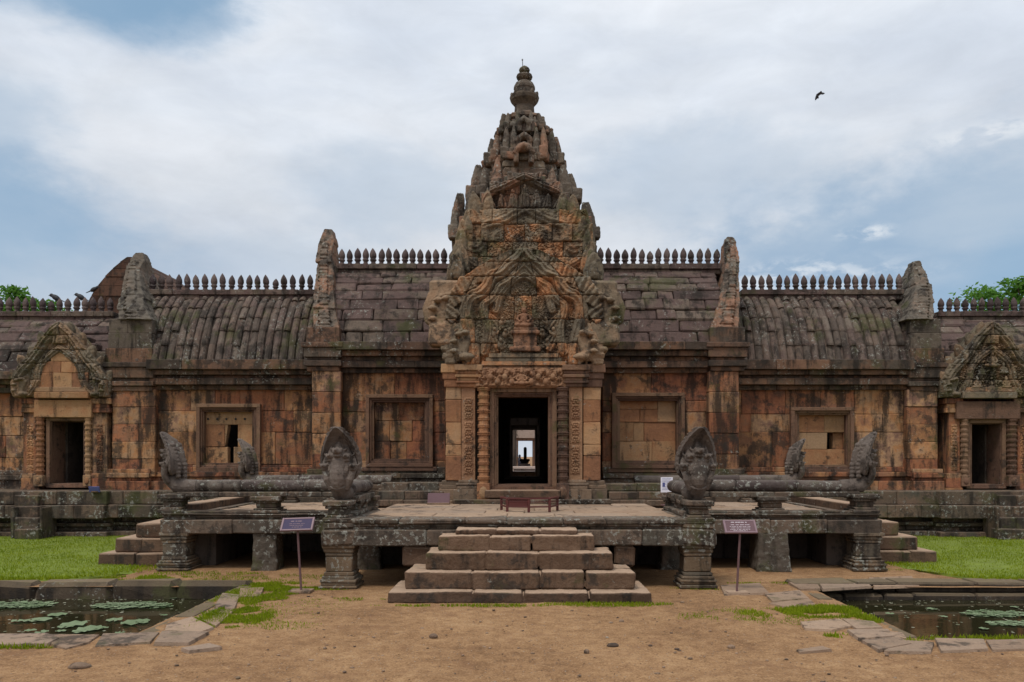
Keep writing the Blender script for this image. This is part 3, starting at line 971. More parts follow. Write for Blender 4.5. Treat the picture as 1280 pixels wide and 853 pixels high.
def grass_patch(pts, name='grass', mat=None):
    """short blades standing at the given roots (x, y, z, height)"""
    n = len(pts)
    P = np.array(pts)
    rs = np.random.RandomState(5)
    a = rs.uniform(0, 2 * np.pi, n); w = P[:, 3] * rs.uniform(.09, .16, n) + .004; ln = rs.uniform(-.55, .55, (n, 2)) * P[:, 3:4]
    v = np.zeros((n, 3, 3))
    v[:, 0, 0] = P[:, 0] - np.cos(a) * w; v[:, 0, 1] = P[:, 1] - np.sin(a) * w; v[:, 0, 2] = P[:, 2] - .005
    v[:, 1, 0] = P[:, 0] + np.cos(a) * w; v[:, 1, 1] = P[:, 1] + np.sin(a) * w; v[:, 1, 2] = P[:, 2] - .005
    v[:, 2, 0] = P[:, 0] + ln[:, 0]; v[:, 2, 1] = P[:, 1] + ln[:, 1]; v[:, 2, 2] = P[:, 2] + P[:, 3]
    me = bpy.data.meshes.new(name)
    me.vertices.add(3 * n); me.vertices.foreach_set('co', v.reshape(-1))
    me.loops.add(3 * n); me.loops.foreach_set('vertex_index', np.arange(3 * n, dtype=np.int32))
    me.polygons.add(n); me.polygons.foreach_set('loop_start', np.arange(0, 3 * n, 3, dtype=np.int32))
    me.update(calc_edges=True); me.validate()
    me.materials.append(mat or M['grass'])
    o = bpy.data.objects.new(name, me); COL.objects.link(o)
    return o


def all_grass():
    pts = []
    for s in (-1, 1):
        k = 0
        while k < 42000:
            x = s * U(6.4, 13.6); y = 12.75 + 7.3 * random.random() ** 1.3
            e = abs(x) - 6.5
            if e < .8 and y < 12.75 + (1.4 if s < 0 else 2.4) * (1 - e / .8) * U(.6, 1.2): continue
            k += 1
            if noise.noise((x * .9, y * .9, 7)) > .32 and random.random() < .7: continue
            pts.append((x, y, .02 + .02 * noise.noise((x * .6, y * .6, 2)), U(.02, .055)))
    tag(grass_patch(pts), 'short bright green grass of the two lawns', 'grass', kind='stuff')
    pts = []

    def patch(cx, cy, rx, ry, n, h=(.02, .07), ang=0):
        d = H * F / (cy - VY); X = PX(cx, d)
        for _ in range(n):
            r = math.sqrt(random.random()) * (1 + .45 * noise.noise((U(0, 2), cx, cy))); t = U(0, 2 * math.pi)
            u, v = r * math.cos(t) * rx, r * math.sin(t) * ry
            x = X + u * math.cos(ang) - v * math.sin(ang); y = d + u * math.sin(ang) + v * math.cos(ang)
            if noise.noise((x * 3, y * 3, 1)) < -.25 + .3 * (r - .5): continue
            if in_pond(x, y, .02): continue
            pts.append((x, y, -.015, U(*h) * (1.15 - .5 * r)))
    patch(318, 742, .6, .85, 7500, (.015, .05)); patch(290, 770, .5, .65, 5600, (.015, .05)); patch(330, 760, 1.0, .9, 1800, (.008, .025)); patch(970, 768, 1.0, .6, 1600, (.008, .025)); patch(330, 722, 1.6, .5, 2200, (.008, .03)); patch(330, 730, .7, .3, 2200, (.02, .05)); patch(262, 770, .12, .7, 900)
    patch(395, 735, .6, .14, 900, (.015, .05)); patch(255, 716, 1.0, .25, 900, (.015, .05)); patch(180, 722, .8, .3, 2000, (.02, .06))
    patch(1030, 763, .62, .42, 4200); patch(985, 765, .7, .3, 1500, (.015, .05)); patch(1085, 772, .12, .3, 500); patch(1045, 793, .14, .12, 260); patch(1138, 800, .12, .1, 200)
    patch(1200, 797, .6, .05, 260); patch(1260, 797, .5, .05, 260); patch(20, 808, .5, .06, 200)
    patch(650, 756, 1.9, .09, 1500, (.015, .045)); patch(760, 754, .9, .09, 900, (.015, .05)); patch(440, 748, .5, .12, 300, (.01, .03))
    patch(880, 735, .5, .12, 450, (.015, .05)); patch(1130, 700, .8, .3, 1600, (.02, .06)); patch(1150, 712, 1.1, .12, 900, (.015, .05)); patch(960, 728, .7, .1, 350, (.01, .04)); patch(905, 770, .8, .3, 500, (.01, .03)); patch(340, 780, .6, .3, 450, (.01, .03))
    tag(grass_patch(pts, 'weeds'), 'tufts of grass and weeds by the ponds and stair foot', 'weeds', kind='stuff')


all_grass()


def pebbles():
    mb = MB()
    for _ in range(1000):
        y = 6.2 + 5.6 * random.random() ** 1.4; x = U(-5.5, 5.5)
        if in_pond(x, y, .3) or (abs(x) < 1.9 and y > 10.6): continue
        r = .005 + .017 * random.random() ** 5
        mb.ell((x, y, -.018 + r * .3), (r * U(.8, 1.7), r * U(.8, 1.5), r * U(.35, .7)), 6, 4)
    tag(mb.build('pebbles', M['rock'], smooth=True), 'small pebbles and chips scattered over the dirt', 'pebbles', kind='stuff')

    def stone_thing(x, y, w, h, label):
        d = H * F / (y - VY)
        m = MB()
        m.ell((0, 0, 0), (w / 2, w / 3, h / 2), 12, 8)
        o = m.build('loose_stone', M['rock'], smooth=True)
        for v in o.data.vertices:
            k = 1 + .35 * noise.noise(v.co * 9 + Vector((x, y, 0)))
            v.co = v.co * k
        o.location = (PX(x, d), d, h * .12 - .015)
        tag(o, label, 'stone', 'stones lying on the dirt')
    stone_thing(100, 832, .21, .07, 'dark flat stone on the dirt below the left pond paving')
    stone_thing(541, 795, .10, .06, 'dark grey stone on the dirt in front of the stair, left of centre')
    stone_thing(733, 814, .06, .06, 'small blackish stone on the dirt right of centre')
    stone_thing(766, 806, .12, .05, 'pale flat stone on the dirt right of the small blackish stone')
    stone_thing(777, 776, .06, .05, 'small dark stone near the right end of the stair foot')
    stone_thing(914, 808, .09, .05, 'small whitish stone on the dirt near the right pond paving')


pebbles()


def litter():
    mb = MB(); rs = random.Random(8)
    for _ in range(900):
        y = 6.4 + 6.0 * rs.random() ** 1.2; x = rs.uniform(-6, 6)
        if in_pond(x, y, .05) or (abs(x) < 1.95 and y > 10.7): continue
        if noise.noise((x * .8, y * .8, 5)) < .0 and rs.random() < .75: continue
        r = rs.uniform(.008, .026); a = rs.uniform(0, 6.28); c, s_ = math.cos(a), math.sin(a)
        z = -.004 + rs.uniform(0, .008)
        mb.add([(x - c * r, y - s_ * r, z), (x + s_ * r * .45, y - c * r * .45, z + rs.uniform(0, .012)), (x + c * r, y + s_ * r, z), (x - s_ * r * .45, y + c * r * .45, z + rs.uniform(0, .01))], [[0, 1, 2, 3]])
    tag(mb.build('leaf_litter', M['litter']), 'dry brown leaves and straw scattered over the dirt', 'leaf litter', kind='stuff')
    mb = MB()
    for (P, n) in ((POND_L, 420), (POND_R, 260)):
        for _ in range(n):
            x = rs.uniform(max(P[0], -9), min(P[1], 9)); y = P[2] + (P[3] - P[2]) * (1 - rs.random() ** 2.2)
            r = rs.uniform(.006, .028); a0 = rs.uniform(0, 6)
            mb.add([(x + r * math.cos(a0 + k * 1.05) * rs.uniform(.6, 1.2), y + r * math.sin(a0 + k * 1.05), -.2075) for k in range(6)], [[0, 1, 2, 3, 4, 5]])
    tag(mb.build('floating_debris', M['litter2']), 'floating bits of leaf and blossom on the pond water', 'debris', kind='stuff')


litter()


def lilies():
    rs = random.Random(3)

    def pad(mb, x, y, r, z):
        n = 12; a0 = rs.uniform(0, 6.28)
        vs = [(x, y, z)] + [(x + r * (1 + rs.uniform(-.08, .08)) * math.cos(a0 + .25 + 5.8 * k / n), y + r * (1 + rs.uniform(-.08, .08)) * math.sin(a0 + .25 + 5.8 * k / n), z + rs.uniform(-.001, .004) + r * .12 * max(0, math.sin(3 * k + a0 * 5))) for k in range(n + 1)]
        mb.add(vs, [[0, k + 1, k + 2] for k in range(n)])
    zw = -.205
    for (x, y, rx, ry, n, lab) in ((25, 757, .52, .26, 230, 'dense pale mat of lily pads at the left edge of the left pond'),
                                   (165, 758, .58, .24, 260, 'long pale mat of lily pads in the middle of the left pond'),
                                   (1245, 768, .5, .2, 190, 'pale mat of lily pads far out on the right pond'),
                                   (1272, 780, .42, .16, 130, 'pale mat of lily pads at the right edge of the right pond')):
        d = (H - zw) * F / (y - VY); X = PX(x, d)
        mb = MB()
        for i in range(n):
            r = math.sqrt(rs.random()); t = rs.uniform(0, 6.28)
            pad(mb, X + rx * r * math.cos(t), d + ry * r * math.sin(t), rs.uniform(.018, .05), zw + .0001 * i)
        tag(mb.build('lily_mat', M['lily']), lab, 'lily pads', 'mats of lily pads', 'stuff')
    spots = [(50, 775, .15), (38, 776, .1), (72, 769, .13), (92, 781, .17), (83, 784, .1), (112, 787, .16), (100, 790, .1), (126, 786, .09), (168, 779, .17), (178, 777, .1), (143, 776, .11), (38, 789, .07), (52, 791, .08), (22, 777, .08),
             (150, 792, .06), (215, 748, .09), (76, 790, .06), (205, 770, .05), (1112, 768, .06), (1165, 762, .07), (1180, 772, .05), (1230, 787, .06), (1268, 760, .06)]
    names = []
    for i, (x, y, r) in enumerate(spots):
        d = (H - zw) * F / (y - VY)
        mb = MB(); pad(mb, 0, 0, r, 0)
        o = mb.build('lily_pad', M['lily']); o.location = (PX(x, d), d, zw + .004 + i * .0004)
        tag(o, 'single green lily pad floating on the dark water of the left pond' if x < 600 else 'single green lily pad floating on the dark water of the right pond', 'lily pad', 'lily pads on the left pond' if x < 600 else 'lily pads on the right pond')


lilies()

# ------------------------------------------------------------------ gatehouse (central hall, porch, tower)
DH, DW, DP = 19.6, 20.6, 16.0       # distances of hall wall, gallery wall and porch front
GH = thing('temple_gatehouse', 'tall central stone gatehouse with tiered tower, carved porch and open doorway', 'temple gatehouse', (0, DP, 1.05))


def hall(side):
    L = (425, 557) if side < 0 else (753, 887)
    win = (457, 541, 493, 584) if side < 0 else (765, 856, 491, 586)
    inn = (466, 532, 502, 576) if side < 0 else (775, 846, 501, 577)
    mb = MB()
    ashlar(mb, L[0], L[1], 464, 592, DH, .45, 5, 46, [inn], shift=.008)
    mb.build('hall_wall', M['warm'], GH)
    # pier at the hall's outer end
    px = (390, 426) if side < 0 else (886, 924)
    mb = MB()
    ashlar(mb, px[0], px[1], 464, 594, DH - .3, .75, 5, 34)
    mb.build('pier', M['warm'], GH)
    a, b = PX(px[0], DH), PX(px[1], DH)
    mb = MB()
    X0, X1 = PX(L[0], DH), PX(L[1], DH)
    molding(mb, X0, X1, DH, pprof(DH, ((430, 440, .42), (440, 447, .30), (447, 453, .18), (453, 461, .26), (461, 467, .12))), 1.0, False)
    molding(mb, a, b, DH - .3, pprof(DH, ((412, 431, .05), (431, 437, .15), (437, 449, .1), (449, 453, .04), (453, 460, .1), (460, 466, .04))), 1.0, True, .85)
    mb.build('cornice', M['corn'], GH)
    mb = MB()
    molding(mb, X0, X1, DH, pprof(DH, ((584, 592, .06), (592, 598, .16), (598, 606, .1), (606, 612, .22), (612, 640, .32))), .7, False)
    molding(mb, a, b, DH - .3, pprof(DH, ((586, 592, .04), (592, 598, .1), (598, 606, .05), (606, 640, .14))), 1.0, True, .9)
    mb.build('base_moulding', M['plinth'], GH)
    # blind window
    mb = MB()
    picframe(mb, *win, DH, ((0, 4.5, -.12), (3.5, 4, -.07), (6.5, 3.6, -.02)), .3)
    mb.pbox(win[0] - 5, win[1] + 5, win[3], win[3] + 5, DH - .1, DH + .2)
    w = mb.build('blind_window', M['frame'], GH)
    mb = MB()
    if side < 0:
        ashlar(mb, inn[0] - 2, inn[1] + 2, inn[2] - 2, inn[3] + 2, DH + .16, .25, 3, 28)
    else:
        y = inn[2] - 2
        d = DH + .16
        for (x0, x1, y0, y1) in ((773, 822, 499, 512), (822, 848, 499, 528), (773, 800, 512, 528), (800, 822, 512, 528), (773, 792, 528, 552), (792, 805, 528, 552), (805, 848, 528, 552), (773, 815, 552, 579), (815, 848, 552, 579)):
            mb.pbox(x0 + .1, x1 - .1, y0 + .1, y1 - .1, d + U(-.02, .02), d + .25, .012, .006)
    mb.build('infill_blocks', M['clean'] if side > 0 else M['warm'], w)
    # roof
    RX0, RX1 = (PX(405, DH), PX(600, DH)) if side < 0 else (PX(710, DH), PX(905, DH))
    d0, z0, d1 = DH - .2, PZ(430, DH - .2), DH + 1.15
    z1 = PZ(338, d1)
    r = roof_courses('roof', RX0, RX1, d0, z0, d1, z1, 9, GH, M['roof'])
    zr = PZ(332, d1)
    n = 17
    FX0, FX1 = (PX(424, d1), PX(424 + 9.75 * 17, d1)) if side < 0 else (PX(899 - 10.3 * 17, d1), PX(899, d1))
    ridge(FX0, FX1, d1, zr, r, n, PZ(313, d1 - .12) / 1.0 and (20 * d1 / F) / .44)
    g0, g1 = DH - .2, d1 + .1
    bp, tp = ((391, 424), (402, 420)) if side < 0 else ((888, 923), (903, 918))
    end_gable('end_gable', (PX(bp[0], g0), PX(bp[1], g0)), (PX(tp[0], g1), PX(tp[1], g1)), d0, PZ(412, DH), d1, z1, PZ(288 if side < 0 else 297, g1), GH, M['tower'])


hall(-1); hall(1)


def plinth_center():
    mb = MB()
    # solid base under halls and porch
    mb.seg((PX(380, DH), DH - .55), (PX(935, DH), DH - .55), (0, -1), 0.0, .5, .1, .6, .9)
    mb.seg((PX(380, DH), DH - .55), (PX(935, DH), DH - .55), (0, -1), .5, 1.02, .0, .6, .9)
    mb.box(-2.9, 2.9, DP - .05, 24.5, 0, 1.04, .02, 0)
    # dark step course in front of the porch
    mb.seg((PX(566, 15.8), 15.72), (PX(764, 15.8), 15.72), (0, -1), 1.05, 1.14, .0, .5, .9)
    mb.seg((-3.0, 15.86), (2.9, 15.86), (0, -1), 1.0, 1.125, .0, .4, .7)
    mb.seg((-2.9, 15.95), (-1.6, 15.95), (0, -1), 1.125, 1.3, .0, .4, .5); mb.seg((1.7, 15.95), (2.85, 15.95), (0, -1), 1.125, 1.28, .0, .4, .5)
    mb.seg((-2.9, 16.2), (-1.5, 16.2), (0, -1), 1.28, 1.46, .0, .4, .5); mb.seg((1.6, 16.2), (2.85, 16.2), (0, -1), 1.28, 1.44, .0, .4, .5)
    mb.build('plinth', M['plinth'], GH)


plinth_center()


def porch():
    d = DP
    for (x0, x1) in ((557, 577), (729, 751)):            # plain outer pilasters
        mb = MB()
        for (a, b) in ((484, 500), (500, 528), (528, 556), (556, 570), (570, 601)):
            mb.pbox(x0 + .1, x1 - .1, a + .1, b - .1, d + U(-.01, .01), d + .6, .012, .006)
        mb.build('side_pilaster', M['clean'], GH)
    mb = MB()
    for k in (-1, 1):
        X = PX(559, d) if k < 0 else PX(749, d)
        for i in range(8):
            z0 = 1.05 + (PZ(455, d) - 1.05) * i / 8; z1 = 1.05 + (PZ(455, d) - 1.05) * (i + 1) / 8
            mb.seg((X, d + .6), (X, DH + .3), (k, 0), z0, z1, 0, .5, .7)
    mb.build('porch_side_wall', M['warm'], GH)
    for (x0, x1) in ((577, 594), (711, 728)):            # carved pilasters
        mb = MB()
        mb.pbox(x0, x1, 484, 602, d - .03, d + .4, .006, .002)
        for (a, b) in ((497, 525), (527, 555), (557, 594)):
            relief(mb, x0 + 2, x1 - 2, a, b, d - .06, .15, .05, .011, vertical=True)
        p = mb.build('carved_pilaster', M['carved'], GH)
    for (x0, x1, k) in ((576, 598, -1), (708, 730, 1)):  # moulded feet and capitals
        mb = MB()
        for (a, b, e) in ((600, 604, 2), (604, 607, 4), (607, 612, 3), (612, 626, 6), (626, 631, 9)):
            mb.pbox(x0 - e * (1.6 if k < 0 else .4), x1 + e * (1.6 if k > 0 else .4), a, b, d - .05 - e * .012, d + .4, .012, .004)
        for (a, b, e) in ((601, 606, 1), (606, 611, 3), (611, 630, 4)):
            q0, q1 = (553, 577) if k < 0 else (729, 755)
            mb.pbox(q0 - e, q1 + e, a, b, d + .03 - e * .012, d + .5, .012, .004)
        mb.build('pilaster_base', M['pbase'], GH)
        mb = MB()
        for (a, b, e) in ((456, 463, 5), (463, 468, 3), (468, 472, 4), (472, 476, 2), (476, 479, 3), (479, 484, 1)):
            mb.pbox(x0 - e - 3 * (k < 0), x1 + e + 3 * (k > 0), a, b, d - .06 - e * .022, d + .4, .012, .004)
        for (a, b, e) in ((455, 466, 4), (466, 474, 2), (474, 484, 0)):
            q0, q1 = (555, 577) if k < 0 else (729, 753)
            mb.pbox(q0 - e, q1 + e, a, b, d - .03 - e * .012, d + .5, .012, .004)
        mb.build('capital', M['clean'] if k < 0 else M['frame'], GH)
    for (x0, x1) in ((597, 612), (696, 711)):
        colonette('colonette', x0, x1, 484, 627, d - .08, GH, 13, M['frame'] if x0 > 650 else M['clean'])
    mb = MB()                                            # stepped door frame
    for (x0, x1, y0, y1, off, w) in ((612, 696, 485, 613, .0, 5.5), (616.5, 691.5, 489.5, 610, .05, 4), (619.5, 688.5, 493, 608, .1, 3)):
        mb.pbox(x0, x1, y0, y0 + w, d + off, d + .5, .006, .002); mb.pbox(x0, x1, y1 - w * .8, y1, d + off, d + .5, .006, .002)
        mb.pbox(x0, x0 + w, y0 + w, y1 - w * .8, d + off + .002, d + .5, .006, .002); mb.pbox(x1 - w, x1, y0 + w, y1 - w * .8, d + off + .002, d + .5, .006, .002)
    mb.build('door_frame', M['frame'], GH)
    mb = MB()
    mb.pbox(606, 701, 613, 623, d - .25, d + .4, .02, .006); mb.pbox(597, 610, 624, 631, d - .2, d + .3)
    mb.build('threshold', M['step'], GH)
    mb = MB()                                            # carved lintel
    mb.pbox(592, 708, 458, 485, d - .08, d + .4, .01, .003)
    relief(mb, 594, 704, 459.5, 484, d - .12, .31, .085, .011, mirror=True)
    li = mb.build('lintel', M['carved'], GH)
    mb = MB(); deity(mb, (PX(652, d - .14), d - .16, PZ(482, d - .14)), .36)
    for k in (-1, 1):
        for q in range(4):
            mb.ell((PX(652 + k * (12 + q * 9), d - .13), d - .13, PZ(478 - (q % 2) * 6, d)), (.06, .06, .07))
    sculpt(mb.build('lintel_figure', M['carved'], li), .012, .006)
    mb = MB()                                            # wall above door behind the pediment, passage walls and ceiling
    mb.pbox(574, 740, 372, 485, d + .5, d + .8, .01, 0)
    mb.pbox(577, 616, 485, 631, d + .25, d + .8, .01, 0); mb.pbox(692, 730, 485, 631, d + .25, d + .8, .01, 0)
    # vaulted porch roof running back under the tower
    mb.box(-1.55, 1.6, d + .7, DH + .4, PZ(455, d), PZ(455, d) + .9, .1, 0)
    mb.box(-1.2, 1.25, d + .7, DH + .4, PZ(455, d) + .9, PZ(455, d) + 1.5, .2, 0)
    mb.build('porch_roof', M['roof'], GH)
    mb = MB()
    mb.box(-1.4, -.6, d + .6, 24.4, 1.0, 3.7, .01, 0); mb.box(.6, 1.4, d + .6, 24.4, 1.0, 3.7, .01, 0)
    mb.box(-1.4, 1.4, d + .6, 24.6, 3.6, 4.3, .01, 0); mb.box(-.7, .7, d + .5, 24.6, 1.0, 1.3, .01, 0)
    mb.box(-1.4, -.43, 26.2, 31.0, 1.0, 3.9, .01, 0); mb.box(.43, 1.4, 26.2, 31.0, 1.0, 3.9, .01, 0); mb.box(-1.4, 1.4, 26.2, 31.0, 3.0, 4.0, .01, 0)  # covered stretch added beyond the rear door to darken the view
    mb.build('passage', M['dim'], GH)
    # rear doorway
    e = 24.6
    mb = MB()
    mb.pbox(560, 633, 400, 620, e, e + .7, .01, 0); mb.pbox(679, 750, 400, 620, e, e + .7, .01, 0)
    mb.pbox(633, 679, 400, 522, e, e + .7, .01, 0); mb.pbox(633, 679, 596, 620, e, e + .7, .01, 0)
    mb.pbox(633, 637.5, 522, 596, e + .1, e + .8, .01, 0); mb.pbox(674.5, 679, 522, 596, e + .1, e + .8, .01, 0)
    mb.build('rear_door_wall', M['dim'], GH)


porch()


def hall_back():
    mb = MB()
    mb.box(PX(390, DH), -1.3, DH + 3.3, DH + 3.8, 0, 5.0, .01, 0); mb.box(1.3, PX(925, DH), DH + 3.3, DH + 3.8, 0, 5.0, .01, 0); mb.box(-1.28, 1.28, DH + 3.3, DH + 3.8, 4.0, 5.0, .01, 0)
    z0, z1 = PZ(430, DH), PZ(338, DH + 1.15)
    X0, X1 = PX(395, DH), PX(915, DH)
    mb.add([(X0, DH + 1.05, z1 - .05), (X1, DH + 1.05, z1 - .05), (X1, DH + 3.8, z0), (X0, DH + 3.8, z0)], [[0, 1, 2, 3]])
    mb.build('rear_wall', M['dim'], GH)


hall_back()


def carve_blocks(name, mat, parent, rows, d, hf, thick=.5, wid=(20, 36), res=.016, jit=.02):
    """courses of stones whose fronts carry one relief running across the joints; hf(x, y) gives its height from measured positions"""
    mb = MB()
    for row in rows:
        a, b, x0, x1 = row[:4]
        kt = row[4] if len(row) > 4 else 1.0; cm = (x0 + x1) / 2
        x = x0
        while x < x1 - .5:
            w = U(*wid)
            if x1 - x - w < wid[0] * .7: w = x1 - x
            X0, X1, Z0, Z1 = PX(x, d) + .002, PX(x + w, d) - .002, PZ(b, d) + .002, PZ(a, d) - .002
            nx, nz = max(4, int((X1 - X0) / res)), max(4, int((Z1 - Z0) / res))
            j = U(-jit, jit)
            us = [0] + [i / nx for i in range(nx + 1)] + [1]; vs_ = [0] + [k / nz for k in range(nz + 1)] + [1]
            pts = []
            for kv, v in enumerate(vs_):
                for ku, u in enumerate(us):
                    if ku in (0, nx + 2) or kv in (0, nz + 2):
                        y = d + thick
                    else:
                        px_, py_ = cm + (x + w * u - cm) * (1 + (kt - 1) * v), b + (a - b) * v
                        e = min(u * (X1 - X0), (1 - u) * (X1 - X0), v * (Z1 - Z0), (1 - v) * (Z1 - Z0))
                        y = d + j - hf(px_, py_) + .035 * math.exp(-(e / .014) ** 2)
                    xx = X0 + (X1 - X0) * u
                    pts.append((PX(cm, d) + (xx - PX(cm, d)) * (1 + (kt - 1) * v), y, Z0 + (Z1 - Z0) * v))
            n1 = nx + 3
            mb.add(pts, [[k * n1 + i, k * n1 + i + 1, (k + 1) * n1 + i + 1, (k + 1) * n1 + i] for k in range(nz + 2) for i in range(nx + 2)])
            x += w
    return mb.build(name, mat, parent)


def seg_dist(px_, py_, pl):
    best = 1e9
    for (x0, y0), (x1, y1) in zip(pl, pl[1:]):
        dx, dy = x1 - x0, y1 - y0
        t = ((px_ - x0) * dx + (py_ - y0) * dy) / (dx * dx + dy * dy)
        t = 0 if t < 0 else 1 if t > 1 else t
        q = (px_ - x0 - t * dx) ** 2 + (py_ - y0 - t * dy) ** 2
        if q < best: best = q
    return math.sqrt(best)


def smooth_line(pl, n=3):
    for _ in range(n):
        q = [pl[0]]
        for a, b in zip(pl, pl[1:]):
            q += [(a[0] * .75 + b[0] * .25, a[1] * .75 + b[1] * .25), (a[0] * .25 + b[0] * .75, a[1] * .25 + b[1] * .75)]
        pl = q + [pl[-1]]
    return pl


def carving(cx, bands, leaves, rough=.03, fol=.05, seed=0.0):
    """relief height: mirrored moulded bands, flame leaves and foliage between them"""
    B = [(smooth_line(pl, 2), w, h) for pl, w, h in bands]
    L = [(x, y, math.sin(a), math.cos(a), ln, wd, h) for x, y, a, ln, wd, h in leaves]

    def hf(x, y):
        s = 1 if x >= cx else -1
        u = abs(x - cx)
        h = 0.0
        for pl, w, hh in B:
            q = seg_dist(u, y, pl) / w
            if q < 1: h = max(h, hh * (math.sqrt(1 - q * q) * (.88 + .12 * math.cos(q * 9.5))))
        for (lx, ly, sa, ca, ln, wd, hh) in L:
            dx, dy = u - lx, ly - y
            v = dx * sa + dy * ca; p = dx * ca - dy * sa
            t = v / ln
            if 0 < t < 1:
                ww = wd * math.cos((max(t, .25) - .25) / .75 * 1.5) ** .7
                q = abs(p) / max(ww, .01)
                if q < 1: h = max(h, hh * (.35 + .65 * math.sqrt(1 - q * q)) * (.85 + .15 * math.cos(q * 10)))
        if h < .03:
            a = noise.noise((u * .16, y * .16, seed)); b = noise.noise((u * .42, y * .42, seed + 4))
            h = max(h, fol * (abs(math.sin(a * 9 + b * 3)) * .8 + .4 * b))
        h += rough * (noise.noise((x * .12, y * .12, seed + 9)) + .6 * noise.noise((x * .5, y * .5, seed + 2)))
        return h
    return hf


def main_pediment():
    d = DP - .02
    hf = carving(655, [
        ([(64, 456), (62, 440), (66, 422), (72, 402), (73, 386), (66, 371), (54, 368), (45, 358), (41, 346), (27, 343), (18, 331), (8, 327), (0, 316)], 9, .19),
        ([(50, 440), (46, 425), (44, 408), (49, 394), (51, 382), (42, 377), (34, 368), (30, 358), (19, 354), (10, 343), (0, 333)], 6.5, .15),
        ([(35, 388), (31, 370), (21, 357), (10, 348), (0, 343)], 6, .13),
        ([(86, 458), (78, 440), (82, 418)], 8, .14)],
        [(84, 400, .9, 34, 12, .15), (79, 380, .6, 36, 13, .16), (68, 364, .45, 34, 12, .15), (54, 354, .3, 30, 11, .13), (38, 344, .2, 28, 10, .13), (22, 331, .1, 26, 9, .12),
         (28, 438, .5, 26, 8, .1), (30, 414, .6, 24, 8, .1), (0, 334, 0, 20, 9, .16)], .025, .05, 1.0)
    rows = [(430, 457, 578, 734), (400, 430, 560, 752), (370, 400, 557, 755, .97), (347, 370, 562, 750, .86), (329, 347, 580, 732, .66), (312, 329, 606, 706, .3)]
    ped = carve_blocks('pediment', M['ped'], GH, rows, d, hf)
    mb = MB()
    for (a, b, x0, x1, p) in ((452, 457, 602, 708, .1), (447, 452, 607, 702, .06), (442, 447, 611, 698, .08)):
        mb.pbox(x0, x1, a, b, d - p, d + .3, .008, .003)
    mb.build('sill_moulding', M['ped'], ped)
    for k in (-1, 1):
        for (q, y, s) in ((30, 432, .2), (24, 419, .17), (38, 418, .2), (28, 404, .16)):
            mb = MB()
            X, Z = PX(655 + k * q, d), PZ(y, d)
            mb.ell((X, d - .03, Z), (s * .3, .09, s * .42)); mb.ell((X - k * s * .1, d - .09, Z + s * .45), (s * .2, .07, s * .22))
            mb.tube([(X, d - .05, Z + .1 * s), (X - k * s * .4, d - .08, Z), (X - k * s * .5, d - .09, Z + s * .3)], s * .12, 6)
            sculpt(mb.build('attendant_figure', M['relief'], ped), .012, .012, .03)
    mb = MB()
    deity(mb, (PX(655, d), d - .07, PZ(411, d)), .48)
    for (a, b, x0, x1, p) in ((409, 413, 642, 672, .12), (413, 417, 639, 675, .14), (417, 433, 642, 671, .09), (433, 439, 637, 676, .12)):
        mb.pbox(x0, x1, a, b, d - p, d + .2)
    mb.slab(leafpts(.42, .56), .08, (PX(655, d), d - .0, PZ(411, d)), bulge=.02)
    sculpt(mb.build('deity_figure', M['deity'], ped), .012, .02, .04)
    for k in (-1, 1):
        mb = MB()
        naga_cluster(mb, (PX(655 + k * 97, d), d + .05, PZ(412, d)), .88, k, 4, .75)
        mb.pbox(655 + k * 101 - 19, 655 + k * 101 + 19, 403, 432, d - .12, d + .4, .05, .02)
        mb.pbox(655 + k * 97 - 22, 655 + k * 97 + 20, 350, 403, d + .08, d + .4, .05, .02)
        sculpt(mb.build('naga_head', M['relief'], ped), .014, .02, .04)
        mb = MB()
        naga_cluster(mb, (PX(655 + k * 72, d), d - .12, PZ(452, d)), .78, k, 4, .7)
        for (a, b, e) in ((432, 440, 13), (440, 448, 10), (448, 456, 8)):
            mb.pbox(655 + k * 92 - e, 655 + k * 92 + e, a, b, d - .1, d + .4, .04, .02)
        sculpt(mb.build('naga_head', M['relief'], ped), .014, .02, .04)


main_pediment()


